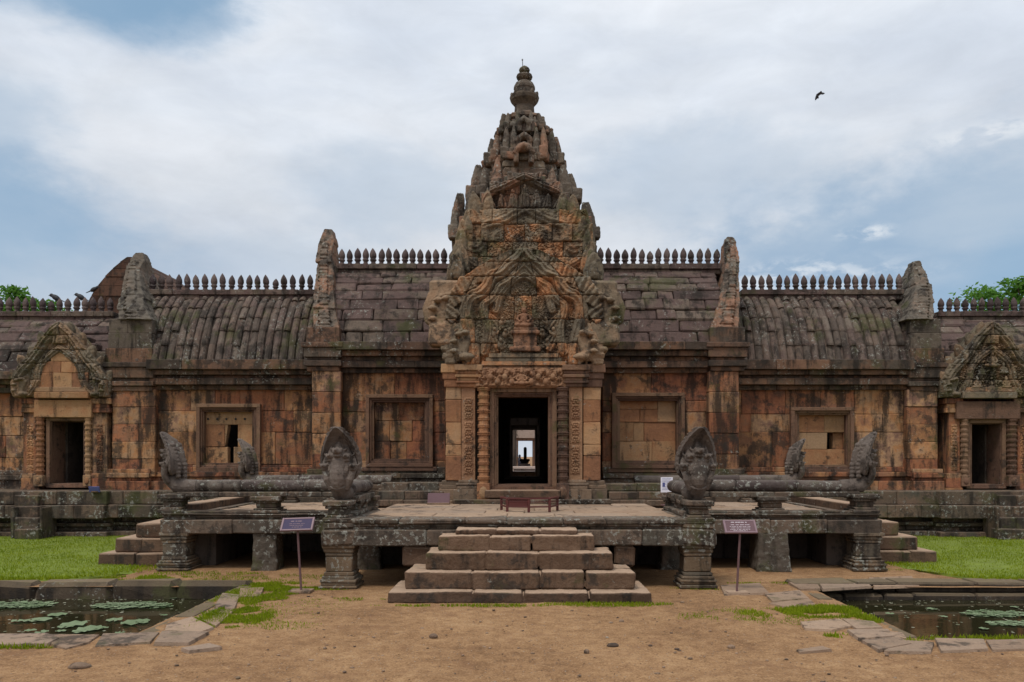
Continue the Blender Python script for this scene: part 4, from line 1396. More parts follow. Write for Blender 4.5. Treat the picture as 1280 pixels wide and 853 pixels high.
def upper_pediment():
    d = 17.2
    hf = carving(656, [
        ([(84, 336), (80, 320), (70, 306), (58, 312), (52, 300), (56, 286), (46, 278), (30, 276), (14, 266), (0, 258)], 9, .12),
        ([(60, 330), (72, 322), (74, 306), (64, 296)], 6, .08), ([(40, 304), (36, 292), (20, 284), (0, 272)], 5, .05)],
        [(84, 330, .5, 40, 14, .12), (70, 314, .4, 40, 14, .12), (56, 296, .3, 36, 13, .11), (40, 284, .2, 32, 12, .1), (22, 276, .1, 28, 11, .1),
         (0, 337, 0, 32, 15, .1), (28, 338, .1, 26, 9, .08), (46, 338, .2, 26, 9, .08)], .03, .05, 6.0)
    rows = [(322, 337, 569, 747), (303, 322, 571, 745), (281, 303, 576, 741), (262, 281, 584, 733)]
    o = carve_blocks('upper_pediment', M['ped'], GH, rows, d, hf, .9, (22, 40), .02, .035)
    mb = MB(); mb.pbox(574, 740, 270, 337, d + .5, d + 1.6, .02, 0); mb.build('core', M['tower'], o)
    for k in (-1, 1):
        for (q, y, w, h, an, dy) in ((81, 341, .42, .75, .12, -.12), (77, 318, .4, .8, .1, .0), (70, 296, .4, .66, .12, .05), (60, 276, .34, .6, .12, .08), (86, 352, .4, .6, .2, -.9), (47, 268, .3, .5, .1, .1), (0, 346, .62, .6, .0, -.5)):
            if q == 0 and k > 0: continue
            up = Vector((k * math.sin(an * U(-.3, 1.2)), -.04, math.cos(an))).normalized()
            m2 = MB(); m2.slab(leafpts(w * U(.85, 1.1), h * U(.85, 1.1)), .22, (PX(656 + k * q, d + dy), d + dy - .0, PZ(y, d + dy)), (up.cross(Vector((0, -1, 0))) * -1, (0, 1, 0), up), bulge=.035)
            for e in (-1, 1): m2.tube([tuple(Vector((PX(656 + k * q, d + dy), d + dy - .0, PZ(y, d + dy))) + up * (h * z_) + Vector((e * w * x_, -.01, 0))) for z_, x_ in ((.05, .42), (.4, .36), (.7, .2), (.9, .04))], .03, 6)
            m2.slab(leafpts(w * .5, h * .6), .1, (PX(656 + k * q, d + dy), d + dy - .13, PZ(y - 2, d + dy)), (up.cross(Vector((0, -1, 0))) * -1, (0, 1, 0), up), bulge=.03)
            sculpt(m2.build('flame_leaf', M['ped'], o), .018, .035, .07)
    # fan of leaf-shaped stones under a pointed arch
    d2 = 17.45
    lv = [(x, 276 + abs(x) * .1, a, 44 - x * .35, 7.5, .16) for x, a in ((0, 0), (13, .05), (26, .1), (38, .16), (50, .26))]
    hf = carving(656, [([(54, 276), (53, 254), (44, 242), (32, 238), (18, 231), (0, 222)], 6, .2)],
                 lv + [(58, 268, .5, 22, 8, .12), (50, 250, .45, 22, 8, .12), (36, 240, .35, 22, 8, .12), (18, 232, .2, 22, 8, .14)], .03, .02, 3.0)
    n = carve_blocks('leaf_fan', M['tower'], GH, [(262, 280, 596, 716), (244, 262, 602, 710), (228, 244, 612, 700), (216, 228, 634, 678)], d2, hf, .7, (16, 30), .02, .03)
    mb = MB(); mb.pbox(600, 712, 240, 280, d2 + .3, d2 + 1.4, .02, 0); mb.pbox(630, 682, 220, 240, d2 + .3, d2 + 1.4, .02, 0); mb.build('core', M['tower'], n)


upper_pediment()


def tower():
    dc = 19.5
    s = dc / F
    zf = lambda y: PZ(y, dc)

    def body(name, y0, y1, hw, parent, n, taper=.04, setback=None):
        """redented storey of jittered blocks"""
        mb = MB()
        z0, z1 = zf(y0), zf(y1)
        for (fx, fy) in ((1.0, .5), (.8, .76), (.52, 1.0)):
            a, b = hw * s * fx, hw * s * fy
            mb.box(-a + .1, a - .1, dc - b + .1, dc + b - .1, z0 - .02, z1 - .03, .02, 0)
            for i in range(n):
                za, zb = z0 + (z1 - z0) * i / n, z0 + (z1 - z0) * (i + 1) / n
                t = 1 - taper * i / n
                # waist and cornice of the storey
                u = (i + .5) / n
                pr = .09 if u > .72 else (.05 if u < .15 else -.03)
                for (p, q, o) in (((-a * t, dc - b * t), (a * t, dc - b * t), (0, -1)), ((-a * t, dc + b * t), (-a * t, dc - b * t), (-1, 0)), ((a * t, dc - b * t), (a * t, dc + b * t), (1, 0))):
                    mb.seg(p, q, o, za, zb, pr, .34, .34, U(.02, .05), .022, .045)
        return mb.build(name, M['tower'], parent)

    def ante(parent, y, hw, h, w, extra=()):
        """antefixes on one ledge, each a carved leaf of its own"""
        z = zf(y)
        A = hw * s
        spots = []
        for k in (-1, 1):
            spots += [(k * A, dc - A * .5, (k, -.5)), (k * A * .8, dc - A * .78, (k * .6, -1)), (k * A * 1.0, dc + A * .35, (k, 0)), (k * A * .52, dc - A, (k * .2, -1)), (k * A * .7, dc + A * .8, (k, .4))]
            if hw < 60: spots.append((k * A * .3, dc - A, (0, -1)))
        for (x, y_, f) in spots:
            q = U(.75, 1.1)
            if random.random() < .2 and abs(x) < A * .95: q *= U(.4, .7)
            mb = MB()
            antefix(mb, (x * .97 + U(-.03, .03), y_ + U(-.04, .04), z - .03), w * s * U(.8, 1.15), h * s * q, f, U(.06, .16), .11 * (hw / 80) + .05)
            hb = U(.25, .4) * h * s
            mb.block((x * .97, y_, z - .03 + hb * .4), ((1, 0, 0), (0, 1, 0), (0, 0, 1)), (w * s * .55, .12, hb * .5), .03, .02)
            o = sculpt(mb.build('antefix', M['grey'] if random.random() < .5 else M['tower'], parent), .02, .03, .07)
    b0 = body('tower_base', 440, 300, 85, GH, 9, .04)
    ante(b0, 308, 86, 52, 13)
    # lower shoulder stones
    t1 = body('tower_storey', 300, 255, 71, GH, 5, .12)
    ante(t1, 260, 65, 46, 12)
    t2 = body('tower_storey', 255, 209, 53, GH, 5, .12)
    ante(t2, 213, 46, 42, 9)
    t3 = body('tower_storey', 209, 166, 35, GH, 5, .14)
    ante(t3, 169, 28, 23, 7)
    t4 = body('tower_storey', 166, 148, 21, GH, 3, .12)
    # little niches on the storeys' front faces
    for (par, yb, yt, w, dd) in ((t2, 226, 206, 26, dc - 54 * s), (t3, 182, 167, 16, dc - 36 * s), (t3, 205, 188, 20, dc - 37 * s - .05)):
        mb = MB()
        zb, zt = zf(yb), zf(yt)
        hh = zt - zb
        for k in (-1, 1):
            mb.box(k * w * s * .34 - .06, k * w * s * .34 + .06, dd - .16, dd + .2, zb, zb + hh * .6, .02, .01)
        mb.tube([(-w * s * .42, dd - .1, zb + hh * .55), (-w * s * .3, dd - .12, zb + hh * .8), (0, dd - .13, zb + hh * 1.05), (w * s * .3, dd - .12, zb + hh * .8), (w * s * .42, dd - .1, zb + hh * .55)], .075, 8, 1, True, (0, 1, 0))
        mb.slab(leafpts(w * s * .9, hh * .6), .1, (0, dd - .08, zb + hh * .72), bulge=.03)
        sculpt(mb.build('niche_frame', M['tower'], par), .02, .03, .06)
    for (par, y, x, dd, hw_) in ((t3, 181, -1.5, dc - 36 * s, 4.5), (t3, 181, 11, dc - 36 * s, 3.2)):  # dark plates stand in for the shade inside the niches
        mb = MB()
        mb.slab(leafpts(hw_ * 2 * s * .95, 13 * s), .05, (x * s, dd - .115, zf(y)), bulge=.0)
        mb.build('niche_shade_plate', M['dim'], par)
    # crowning lotus finial
    mb = MB()
    cz = lambda y: zf(y)
    cx = PX(655.5, dc)
    prof = [(15, 149), (13, 147), (12.5, 140), (12, 134), (14, 131), (17.5, 127), (18.5, 123), (18, 121), (13, 120), (12.8, 114), (13.5, 112), (13.2, 109), (11, 105), (8, 103), (5.5, 102), (6, 101.5), (9.5, 99), (10.3, 96.5), (9.5, 94.5), (5, 93), (4.6, 92.2), (6.4, 90), (7, 88), (6, 86), (3.5, 84), (1, 82.5)]
    mb.lathe([(r * s, cz(y)) for r, y in prof], (cx, dc, 0), 16)
    cr = mb.build('lotus_finial', M['grey'], GH, smooth=False)
    for k in range(10):
        a = 2 * math.pi * (k + .5) / 10
        m2 = MB(); antefix(m2, (cx + 16.5 * s * math.cos(a), dc + 16.5 * s * math.sin(a), cz(123)), 4.6 * s, 8.5 * s * U(.5, 1.1), (math.cos(a), math.sin(a)), -.15, .05)
        m2.build('antefix', M['grey'], cr)
    for k in range(6):
        a = 2 * math.pi * k / 6 + .3
        m2 = MB(); antefix(m2, (cx + 12.5 * s * math.cos(a), dc + 12.5 * s * math.sin(a), cz(120)), 4 * s, 8 * s * U(.6, 1.05), (math.cos(a), math.sin(a)), .02, .05)
        m2.build('antefix', M['grey'], cr)
    mb = MB(); mb.tube([(PX(653.5, dc), dc, cz(84)), (PX(653, dc), dc, cz(75))], .011, 6)
    mb.ell((PX(653, dc), dc, cz(75)), (.02, .02, .03), 6, 5)
    mb.build('lightning_rod', M['rod'], cr)


tower()


# ------------------------------------------------------------------ gallery wings and end pavilions
def gallery(side):
    if side < 0:
        x0, x1, pier = 192, 412, (140, 194); win = (245, 325, 505, 589); inn = (254, 317, 514, 581)
        lab = 'ribbed-roof gallery wing left of the gatehouse, window with a cracked dark gap'
    else:
        x0, x1, pier = 900, 1136, (1134, 1172); win = (989, 1068, 509, 591); inn = (998, 1059, 518, 584)
        lab = 'ribbed-roof gallery wing right of the gatehouse, window with one missing block'
    T = thing('gallery_wing', lab, 'temple gallery', (PX((x0 + x1) / 2, DW), DW, 0), 'stone gallery wings')
    d = DW
    mb = MB(); ashlar(mb, x0, x1, 487, 594, d, .45, 4, 44, [inn], shift=.008); mb.build('wall', M['warm'], T)
    mb = MB(); ashlar(mb, pier[0], pier[1], 487, 596, d - .22, .7, 5, 34); mb.build('pier', M['warm'], T)
    X0, X1, a, b = PX(x0, d), PX(x1, d), PX(pier[0], d), PX(pier[1], d)
    mb = MB()
    molding(mb, X0, X1, d, pprof(d, ((452, 464, .42), (464, 470, .3), (470, 474, .14), (474, 482, .26), (482, 488, .1))), 1.1, False)
    molding(mb, a, b, d - .22, pprof(d, ((437, 455, .04), (455, 461, .14), (461, 474, .1), (474, 478, .04), (478, 484, .1), (484, 490, .04))), 1.2, True, .7)
    mb.build('cornice', M['corn'], T)
    mb = MB()
    molding(mb, a, b, d - .2, pprof(d, ((400, 418, -.03), (418, 437, .0),)), .7, False, .7)
    mb.build('pier_block', M['grey'], T)
    mb = MB()
    lo, hi = (PX(130, d), PX(400, d)) if side < 0 else (PX(915, d), PX(1180, d))
    molding(mb, X0, X1, d, pprof(d, ((584, 590, .06), (590, 596, .16), (596, 601, .09), (601, 616, .22))), .8, False)
    molding(mb, a, b, d - .22, pprof(d, ((586, 591, .05), (591, 597, .12), (597, 601, .06), (601, 616, .14))), 1.0, False, .7)
    mb.build('base_moulding', M['warm'], T)
    mb = MB()
    e = 19.7
    for (y0, y1, p) in ((614, 631, .0), (631, 647, .14), (647, 653, -.3), (653, 658, -.14), (658, 664, -.28), (664, 674, .0)):
        mb.seg((lo, e), (hi, e), (0, -1), PZ(y1, e), PZ(y0, e), p, p + 1.2, U(.8, 1.2), .02, .008, .02)
    mb.box(lo, hi, e + .5, d + 3, .0, 1.06, .01, 0)
    mb.build('plinth', M['plinth'], T)
    mb = MB()
    picframe(mb, *win, d, ((0, 4.5, -.12), (3.5, 4, -.06), (6.5, 3.5, .0)), .3)
    mb.pbox(win[0] - 4, win[1] + 4, win[3], win[3] + 4, d - .13, d + .2); mb.pbox(win[0] - 6, win[1] + 6, win[3] + 4, win[3] + 9, d - .1, d + .2)
    w = mb.build('window', M['frame'], T)
    mb = MB()
    q = d + .14
    if side < 0:
        for (xa, xb, ya, yb) in ((252, 319, 512, 531), (252, 281, 531, 559), (297, 319, 531, 559), (252, 285, 559, 583), (292, 319, 559, 583)):
            mb.pbox(xa + .1, xb - .1, ya + .1, yb - .1, q + U(-.015, .015), q + .2, .012, .006)
        hexa(mb, (PX(279, q), PX(281, q), q + .01, q + .2), (PX(279, q), PX(285, q), q + .01, q + .2), PZ(558.8, q), PZ(531.2, q))
    else:
        for (xa, xb, ya, yb) in ((996, 1030, 516, 541), (1030, 1061, 516, 541), (996, 1034, 541, 562), (1055, 1061, 541, 562), (1006, 1034, 562, 586), (1034, 1061, 562, 586), (996, 1006, 562, 586)):
            mb.pbox(xa + .1, xb - .1, ya + .1, yb - .1, q + U(-.015, .015), q + .2, .012, .006)
        mb.pbox(1041, 1056, 541, 562, q + .13, q + .4)
    inf = mb.build('infill_blocks', M['clean'], w)
    if side < 0:
        for k in range(5):
            m2 = MB(); xx = 260 + k * 11.5
            m2.ell((PX(xx, q), q - .002, PZ(524, q)), (.03, .012, .032), 8, 5)  # black dots stand in for the shade inside dowel holes
            m2.build('hole_shade_dot', M['shade_black'], inf)
    d0, z0, d1 = d - .2, PZ(452, d - .2), d + 1.15
    z1 = PZ(371, d1)
    rx0, rx1 = (PX(172, d), PX(412, d)) if side < 0 else (PX(902, d), PX(1140, d))
    r = roof_ribs('roof', rx0, rx1, d0, z0, d1, z1, 6, 24, T, M['rib'], .12)
    fx0, fx1, n = (PX(188, d1), PX(395, d1), 19) if side < 0 else (PX(924, d1), PX(1126, d1), 19)
    ridge(fx0, fx1, d1, PZ(364, d1), r, n, (20 * d1 / F) / .44)
    g0, g1 = d - .2, d1 + .1
    bp, tp, top = ((148, 190), (168, 185), 317) if side < 0 else ((1132, 1166), (1134, 1150), 328)
    end_gable('end_gable', (PX(bp[0], g0), PX(bp[1], g0)), (PX(tp[0], g1), PX(tp[1], g1)), d0, PZ(402, d), d1, z1, PZ(top, g1), T, M['tower'])
    mb = MB()
    mb.box(lo, hi, d + 3.2, d + 3.7, 0, 4.8, .01, 0)
    mb.add([(lo, d + 1.05, z1 - .05), (hi, d + 1.05, z1 - .05), (hi, d + 3.7, z0), (lo, d + 3.7, z0)], [[0, 1, 2, 3]])
    mb.build('rear_wall', M['dim'], T)


gallery(-1); gallery(1)


def pavilion(side):
    d = 20.9
    if side < 0:
        x0, x1 = -90, 142; op = (66, 104, 527, 604); fr = (57, 111, 521, 610)
        lint = (42, 114, 500, 522); cols = ((45, 56), (106, 115)); pil = ((29, 45), (115, 134)); cx = 76
        lab = 'low end pavilion at far left, dark doorway under a plain orange gable'
    else:
        x0, x1 = 1168, 1400; op = (1214, 1250, 531, 606); fr = (1208, 1258, 524, 611)
        lint = (1196, 1276, 502, 524); cols = ((1200, 1210), (1258, 1271)); pil = ((1186, 1200), (1272, 1288)); cx = 1238
        lab = 'low end pavilion at far right, dark doorway under a gable carved with figures'
    T = thing('end_pavilion', lab, 'temple pavilion', (PX(cx, d), d, 0), 'end pavilions')
    mb = MB(); ashlar(mb, x0, x1, 490, 600, d, .5, 4, 42, [(fr[0] + 3, fr[1] - 3, fr[2], fr[3])]); mb.build('wall', M['warm'], T)
    X0, X1 = PX(x0, d), PX(x1, d)
    mb = MB()
    molding(mb, X0, X1, d, pprof(d, ((466, 476, .4), (476, 482, .28), (482, 486, .14), (486, 492, .22))), 1.1, False)
    mb.build('cornice', M['corn'], T)
    e = 19.6
    mb = MB()
    molding(mb, X0, PX(fr[0] - 20, d), d, pprof(d, ((588, 594, .08), (594, 600, .18), (600, 618, .1))), .8, False)
    molding(mb, PX(fr[1] + 20, d), X1, d, pprof(d, ((588, 594, .08), (594, 600, .18), (600, 618, .1))), .8, False)
    A, B = (X0 - .5, PX(136, e)) if side < 0 else (PX(1172, e), X1 + .5)
    for (y0, y1, p) in ((614, 631, .1), (631, 648, .22), (648, 654, -.2), (654, 659, -.04), (659, 665, -.18), (665, 675, .1)):
        mb.seg((A, e), (B, e), (0, -1), PZ(y1, e), PZ(y0, e), p, p + 1.2, U(.8, 1.2), .02, .008, .02)
    mb.box(A, B, e + .5, d + 3, .0, 1.06, .01, 0)
    mb.build('plinth', M['plinth'], T)
    # door
    f = 20.35
    mb = MB()
    for (i, w, off) in ((0, 5, .0), (4, 3, .06)):
        a, b, c, g = fr[0] + i, fr[1] - i, fr[2] + i * .8, fr[3] - i * .6
        mb.pbox(a, b, c, c + w, f + off, f + .8, .008, .003); mb.pbox(a, b, g - w, g, f + off, f + .8, .008, .003)
        mb.pbox(a, a + w, c + w, g - w, f + off + .002, f + .8, .008, .003); mb.pbox(b - w, b, c + w, g - w, f + off + .002, f + .8, .008, .003)
    mb.build('door_frame', M['frame'], T)
    for (a, b) in cols:
        colonette('colonette', a, b, lint[3], 608, f - .02, T, 11, M['clean'] if side < 0 else M['frame'])
    mb = MB(); mb.pbox(*lint, f - .12, f + .6, .012, .004); mb.build('lintel', M['clean'] if side < 0 else M['frame'], T)
    for i, (a, b) in enumerate(pil):
        mb = MB()
        mb.pbox(a, b, 516, 596, f, f + .6, .008, .003)
        relief(mb, a + 2, b - 2, 530, 590, f - .02, .16, .04, .014, vertical=True)
        for (y0, y1, o) in ((498, 505, 4), (505, 510, 2), (510, 516, 3), (592, 598, 2), (598, 610, 3), (610, 617, 4)):
            mb.pbox(a - o, b + o, y0, y1, f - .02 - o * .015, f + .6, .01, .004)
        mb.build('pilaster', M['warm'], T)
    # gable
    g = f - .1
    mb = MB()
    hwid = 60 if side < 0 else 62
    hf = carving(cx, [
        ([(52, 496), (56, 482), (52, 468), (41, 456), (31, 446), (22, 430), (10, 416), (0, 408)], 7, .16),
        ([(38, 492), (27, 476), (27, 462), (17, 448), (8, 441), (0, 436)], 5, .12)],
        [(56, 476, .8, 22, 9, .14), (45, 460, .65, 22, 9, .14), (34, 447, .5, 22, 9, .14), (24, 434, .35, 20, 8, .14), (12, 420, .2, 20, 8, .13), (0, 430, 0, 24, 9, .15)],
        .03, .02 if side < 0 else .09, 12.0 + side)
    ped = carve_blocks('gable', M['gab'], T, [(475, 497, cx - hwid, cx + hwid, 1.0), (455, 475, cx - hwid, cx + hwid, .84), (438, 455, cx - 48, cx + 48, .74), (420, 438, cx - 34, cx + 34, .6), (403, 420, cx - 19, cx + 19, .25)], g, hf, .5, (18, 34), .016, .02)
    for k in (-1, 1):
        for (q, y, h_, an) in ((52, 478, .42, .62), (43, 463, .42, .52), (32, 449, .42, .44), (20, 434, .4, .34), (8, 420, .36, .15)):
            up = Vector((k * math.sin(an), -.05, math.cos(an))).normalized()
            mb = MB(); mb.slab(leafpts(.3 * U(.85, 1.1), h_ * U(.8, 1.15)), .12, (PX(cx + k * q, g), g + .02, PZ(y, g)), (up.cross(Vector((0, -1, 0))) * -1, (0, 1, 0), up), bulge=.03)
            sculpt(mb.build('flame_leaf', M['gab'], ped), .016, .025, .05)
    for k in (-1, 1):
        mb = MB(); naga_cluster(mb, (PX(cx + k * 46, g), g - .03, PZ(496, g)), .62, k, 4, .65)
        sculpt(mb.build('naga_head', M['relief'], ped), .016, .02, .04)
    if side > 0:
        for (q, y, s_) in ((0, 452, .46), (-18, 478, .32), (18, 478, .32), (0, 484, .32), (-33, 484, .28), (33, 484, .28), (-13, 462, .28), (15, 460, .3)):
            mb = MB(); deity(mb, (PX(cx + q, g), g - .05, PZ(y + 8, g)), s_)
            sculpt(mb.build('carved_figure', M['gab'], ped), .014, .012, .04)
    if side < 0:
        mb = MB()
        for (a_, b_, y0, y1) in ((-34, -10, 466, 485), (-10, 14, 466, 485), (14, 34, 466, 485), (-26, 0, 452, 466), (0, 24, 452, 466), (-13, 13, 440, 452)):
            mb.pbox(cx + a_ + .1, cx + b_ - .1, y0, y1, g - .05 + U(-.01, .01), g + .3, .012, .005)
        mb.build('tympanum', M['clean'], ped)
    mb = MB()
    for (y0, y1, p) in ((490, 498, .14), (484, 490, .08)):
        mb.pbox(cx - 34, cx + 34, y0, y1, g - p, g + .3)
    mb.build('gable_sill', M['clean'] if side < 0 else M['ped'], ped)
    # roof, ridge and finials
    d0, z0, d1 = d - .2, PZ(467, d - .2), d + 1.1
    z1 = PZ(398, d1)
    r = roof_courses('roof', X0, X1, d0, z0, d1, z1, 7, T, M['roof'], .85)
    fx = (PX(-12, d1), PX(146, d1), 15) if side < 0 else (PX(1168, d1), PX(1300, d1), 13)
    ridge(fx[0], fx[1], d1, PZ(391, d1), r, fx[2], (18.5 * d1 / F) / .44)
    # short roof of the porch behind the gable
    mb = MB()
    for i in range(6):
        t = i / 6
        w = 1.1 * math.cos(t * math.pi / 2) + .1
        mb.box(PX(cx, g) - w, PX(cx, g) + w, g + .5, d + 1.2, PZ(475, g) + t * 1.2, PZ(475, g) + (t + 1 / 6) * 1.2, .04, .02)
    mb.build('porch_roof', M['roof'], T)
    mb = MB()
    Xa, Xb = PX(op[0], f), PX(op[1], f)
    mb.box(Xa - .6, Xa - .02, f + .7, d + 3, 1.0, 3.2, .01, 0); mb.box(Xb + .02, Xb + .6, f + .7, d + 3, 1.0, 3.2, .01, 0)
    mb.box(Xa - .6, Xb + .6, d + 3, d + 3.4, 0, 4.6, .01, 0); mb.box(Xa - .6, Xb + .6, f + .7, d + 3, 3.0, 3.4, .01, 0)
    mb.box(X0, X1, d + 3.2, d + 3.6, 0, 4.4, .01, 0)
    mb.build('passage', M['dim'], T)
    # steps up to the door
    st = MB()
    sx0, sx1 = (17, 48) if side < 0 else (1250, 1296)
    for i, z1_ in enumerate((.27, .53, .79, 1.05)):
        dd = 18.85 + i * .17
        st.seg((PX(sx0, dd), dd), (PX(sx1, dd), dd), (0, -1), max(0, z1_ - .3), z1_, 0, .4, .45, .02, .01)
    for x in (sx0 - 4, sx1 + 1):
        dd = 19.0
        st.box(PX(x, dd), PX(x + 4, dd), dd, dd + .6, 0, .78, .03, .015)
    tag(st.build('stone_steps', M['plinth']), 'worn stone steps below the dark doorway of the far %s pavilion' % ('left' if side < 0 else 'right'), 'steps', 'steps of the end pavilions')


pavilion(-1); pavilion(1)


def laterite():
    d = 31.0
    mb = MB()
    T = thing('laterite_vault', 'rust brown curved vault gable rising behind the left gallery roof', 'stone vault', (PX(160, d), d, 0))
    cx = PX(162, d)
    ys = [(420, 63), (400, 59), (384, 55), (370, 48), (357, 40), (346, 31), (336, 21), (328, 12), (321, 3)]
    for i in range(len(ys) - 1):
        (y0, w0), (y1, w1) = ys[i], ys[i + 1]
        a0, a1 = w0 * d / F, w1 * d / F
        n = max(1, round(a0 * 2 / .7))
        cut = [0] + sorted(min(.97, max(.03, (q + .5 * (i % 2)) / n + U(-.06, .06))) for q in range(1, n)) + [1]
        for p, q in zip(cut, cut[1:]):
            j = U(-.02, .02)
            hexa(mb, (cx - a0 + 2 * a0 * p, cx - a0 + 2 * a0 * q - .012, d + j, d + 4), (cx - a1 + 2 * a1 * p, cx - a1 + 2 * a1 * q - .012, d + j, d + 4), PZ(y0, d), PZ(y1, d) - .008)
    mb.build('vault', M['laterite'], T)
    mb = MB(); mb.box(cx - 1.9, cx + 1.9, d, d + 1.2, 0, PZ(420, d), .02, 0); mb.build('wall', M['laterite'], T)


laterite()


# ------------------------------------------------------------------ inner shrine seen through the passage
def shrine():
    d = 36
    T = thing('inner_shrine', 'inner doorway with sky light painted pale, seen far through the dark central passage', 'shrine doorway', (0, d, 0))
    mb = MB()
    mb.pbox(560, 645, 500, 625, d, d + .8, .01, 0); mb.pbox(669, 750, 500, 625, d, d + .8, .01, 0); mb.pbox(645, 669, 500, 538, d, d + .8, .01, 0)
    mb.build('wall', M['dim'], T)
    mb = MB(); mb.pbox(645.5, 668.5, 538, 548, d - .1, d + .8); mb.build('lintel', M['pale'], T)
    mb = MB()
    mb.pbox(645.5, 647.5, 550, 584, d - .02, d + .8); mb.pbox(666, 668.5, 550, 584, d - .02, d + .8); mb.pbox(645.5, 668.5, 548, 551, d - .04, d + .8)
    mb.build('door_frame', M['frame'], T)
    mb = MB()
    mb.pbox(630, 680, 584, 600, d - 2.5, d + .5); mb.pbox(642, 672, 586, 600, d - 4, d); mb.pbox(620, 690, 590, 605, d - 6, d)
    mb.build('step', M['pale'], T)
    mb = MB()
    X = PX(650, d)
    mb.box(-1.6, -.42, d + .8, d + 8, 1, 3.6, .01, 0); mb.box(.46, 1.6, d + .8, d + 8, 1, 3.6, .01, 0); mb.box(-1.6, 1.6, d + .8, d + 8, 2.85, 3.6, .01, 0); mb.box(-1.6, 1.6, d + .8, d + 8, .9, 1.45, .01, 0)
    mb.build('passage', M['dim'], T)
    L = thing('linga', 'linga painted near-black as a silhouette, standing on its pedestal inside the far doorway', 'linga', (0, 38, 1.45))
    d = 38
    mb = MB(); x = PX(656.5, d)
    mb.lathe([(.075, PZ(577, d)), (.075, PZ(561, d)), (.06, PZ(559.5, d)), (.02, PZ(559, d))], (x, d, 0), 12); mb.build('shaft', M['shade_black'], L)
    mb = MB()
    for (y0, y1, w) in ((574, 577, 6.2), (577, 579, 5), (579, 584, 4)):
        mb.pbox(656 - w, 656 + w, y0, y1, d - .2, d + .2)
    mb.build('pedestal', M['shade_black'], L)
    mb = MB(); mb.pbox(649, 663, 580, 590, d - 1.2, d - .6); mb.build('base_block', M['pale'], L)
    # a visitor far beyond, upper body showing beside the linga
    d = 52
    mb = MB(); x = PX(649.5, d); zt = PZ(568.5, d); g0 = zt - 1.66
    mb.tube([(x - .09, d, g0), (x - .09, d, g0 + .45), (x - .08, d, g0 + .85)], [.06, .075, .1], 8); mb.tube([(x + .09, d, g0), (x + .09, d, g0 + .45), (x + .08, d, g0 + .85)], [.06, .075, .1], 8)
    mb.tube([(x, d, g0 + .8), (x, d, g0 + 1.05), (x, d, g0 + 1.3), (x, d, g0 + 1.42), (x, d, g0 + 1.5)], [.16, .15, .19, .1, .055], 12, .7)
    for k in (-1, 1): mb.tube([(x + k * .2, d, g0 + 1.36), (x + k * .24, d, g0 + 1.08), (x + k * .2, d - .1, g0 + .85)], [.055, .045, .035], 8)
    mb.ell((x, d, g0 + 1.56), (.085, .1, .115))
    o = sculpt(mb.build('person', M['dark_figure']), .025, 0)
    tag(o, 'person as a dark painted silhouette beside the linga at the far end of the passage', 'person')
    mb = MB(); mb.box(-6, 6, 46, 58, 0, g0, .01, 0)
    tag(mb.build('far_terrace', M['pale']), 'pale stone terrace in the light beyond the far doorway', 'terrace')


shrine()


# ------------------------------------------------------------------ cruciform terrace
TE = thing('stone_terrace', 'cross-shaped stone terrace on pillars in front of the gatehouse', 'terrace', (0, 14, 0))
FX0, FX1, AX0, AX1 = -2.98, 2.86, -6.32, 6.22
DF, DA, DB = 12.12, 14.0, 17.9


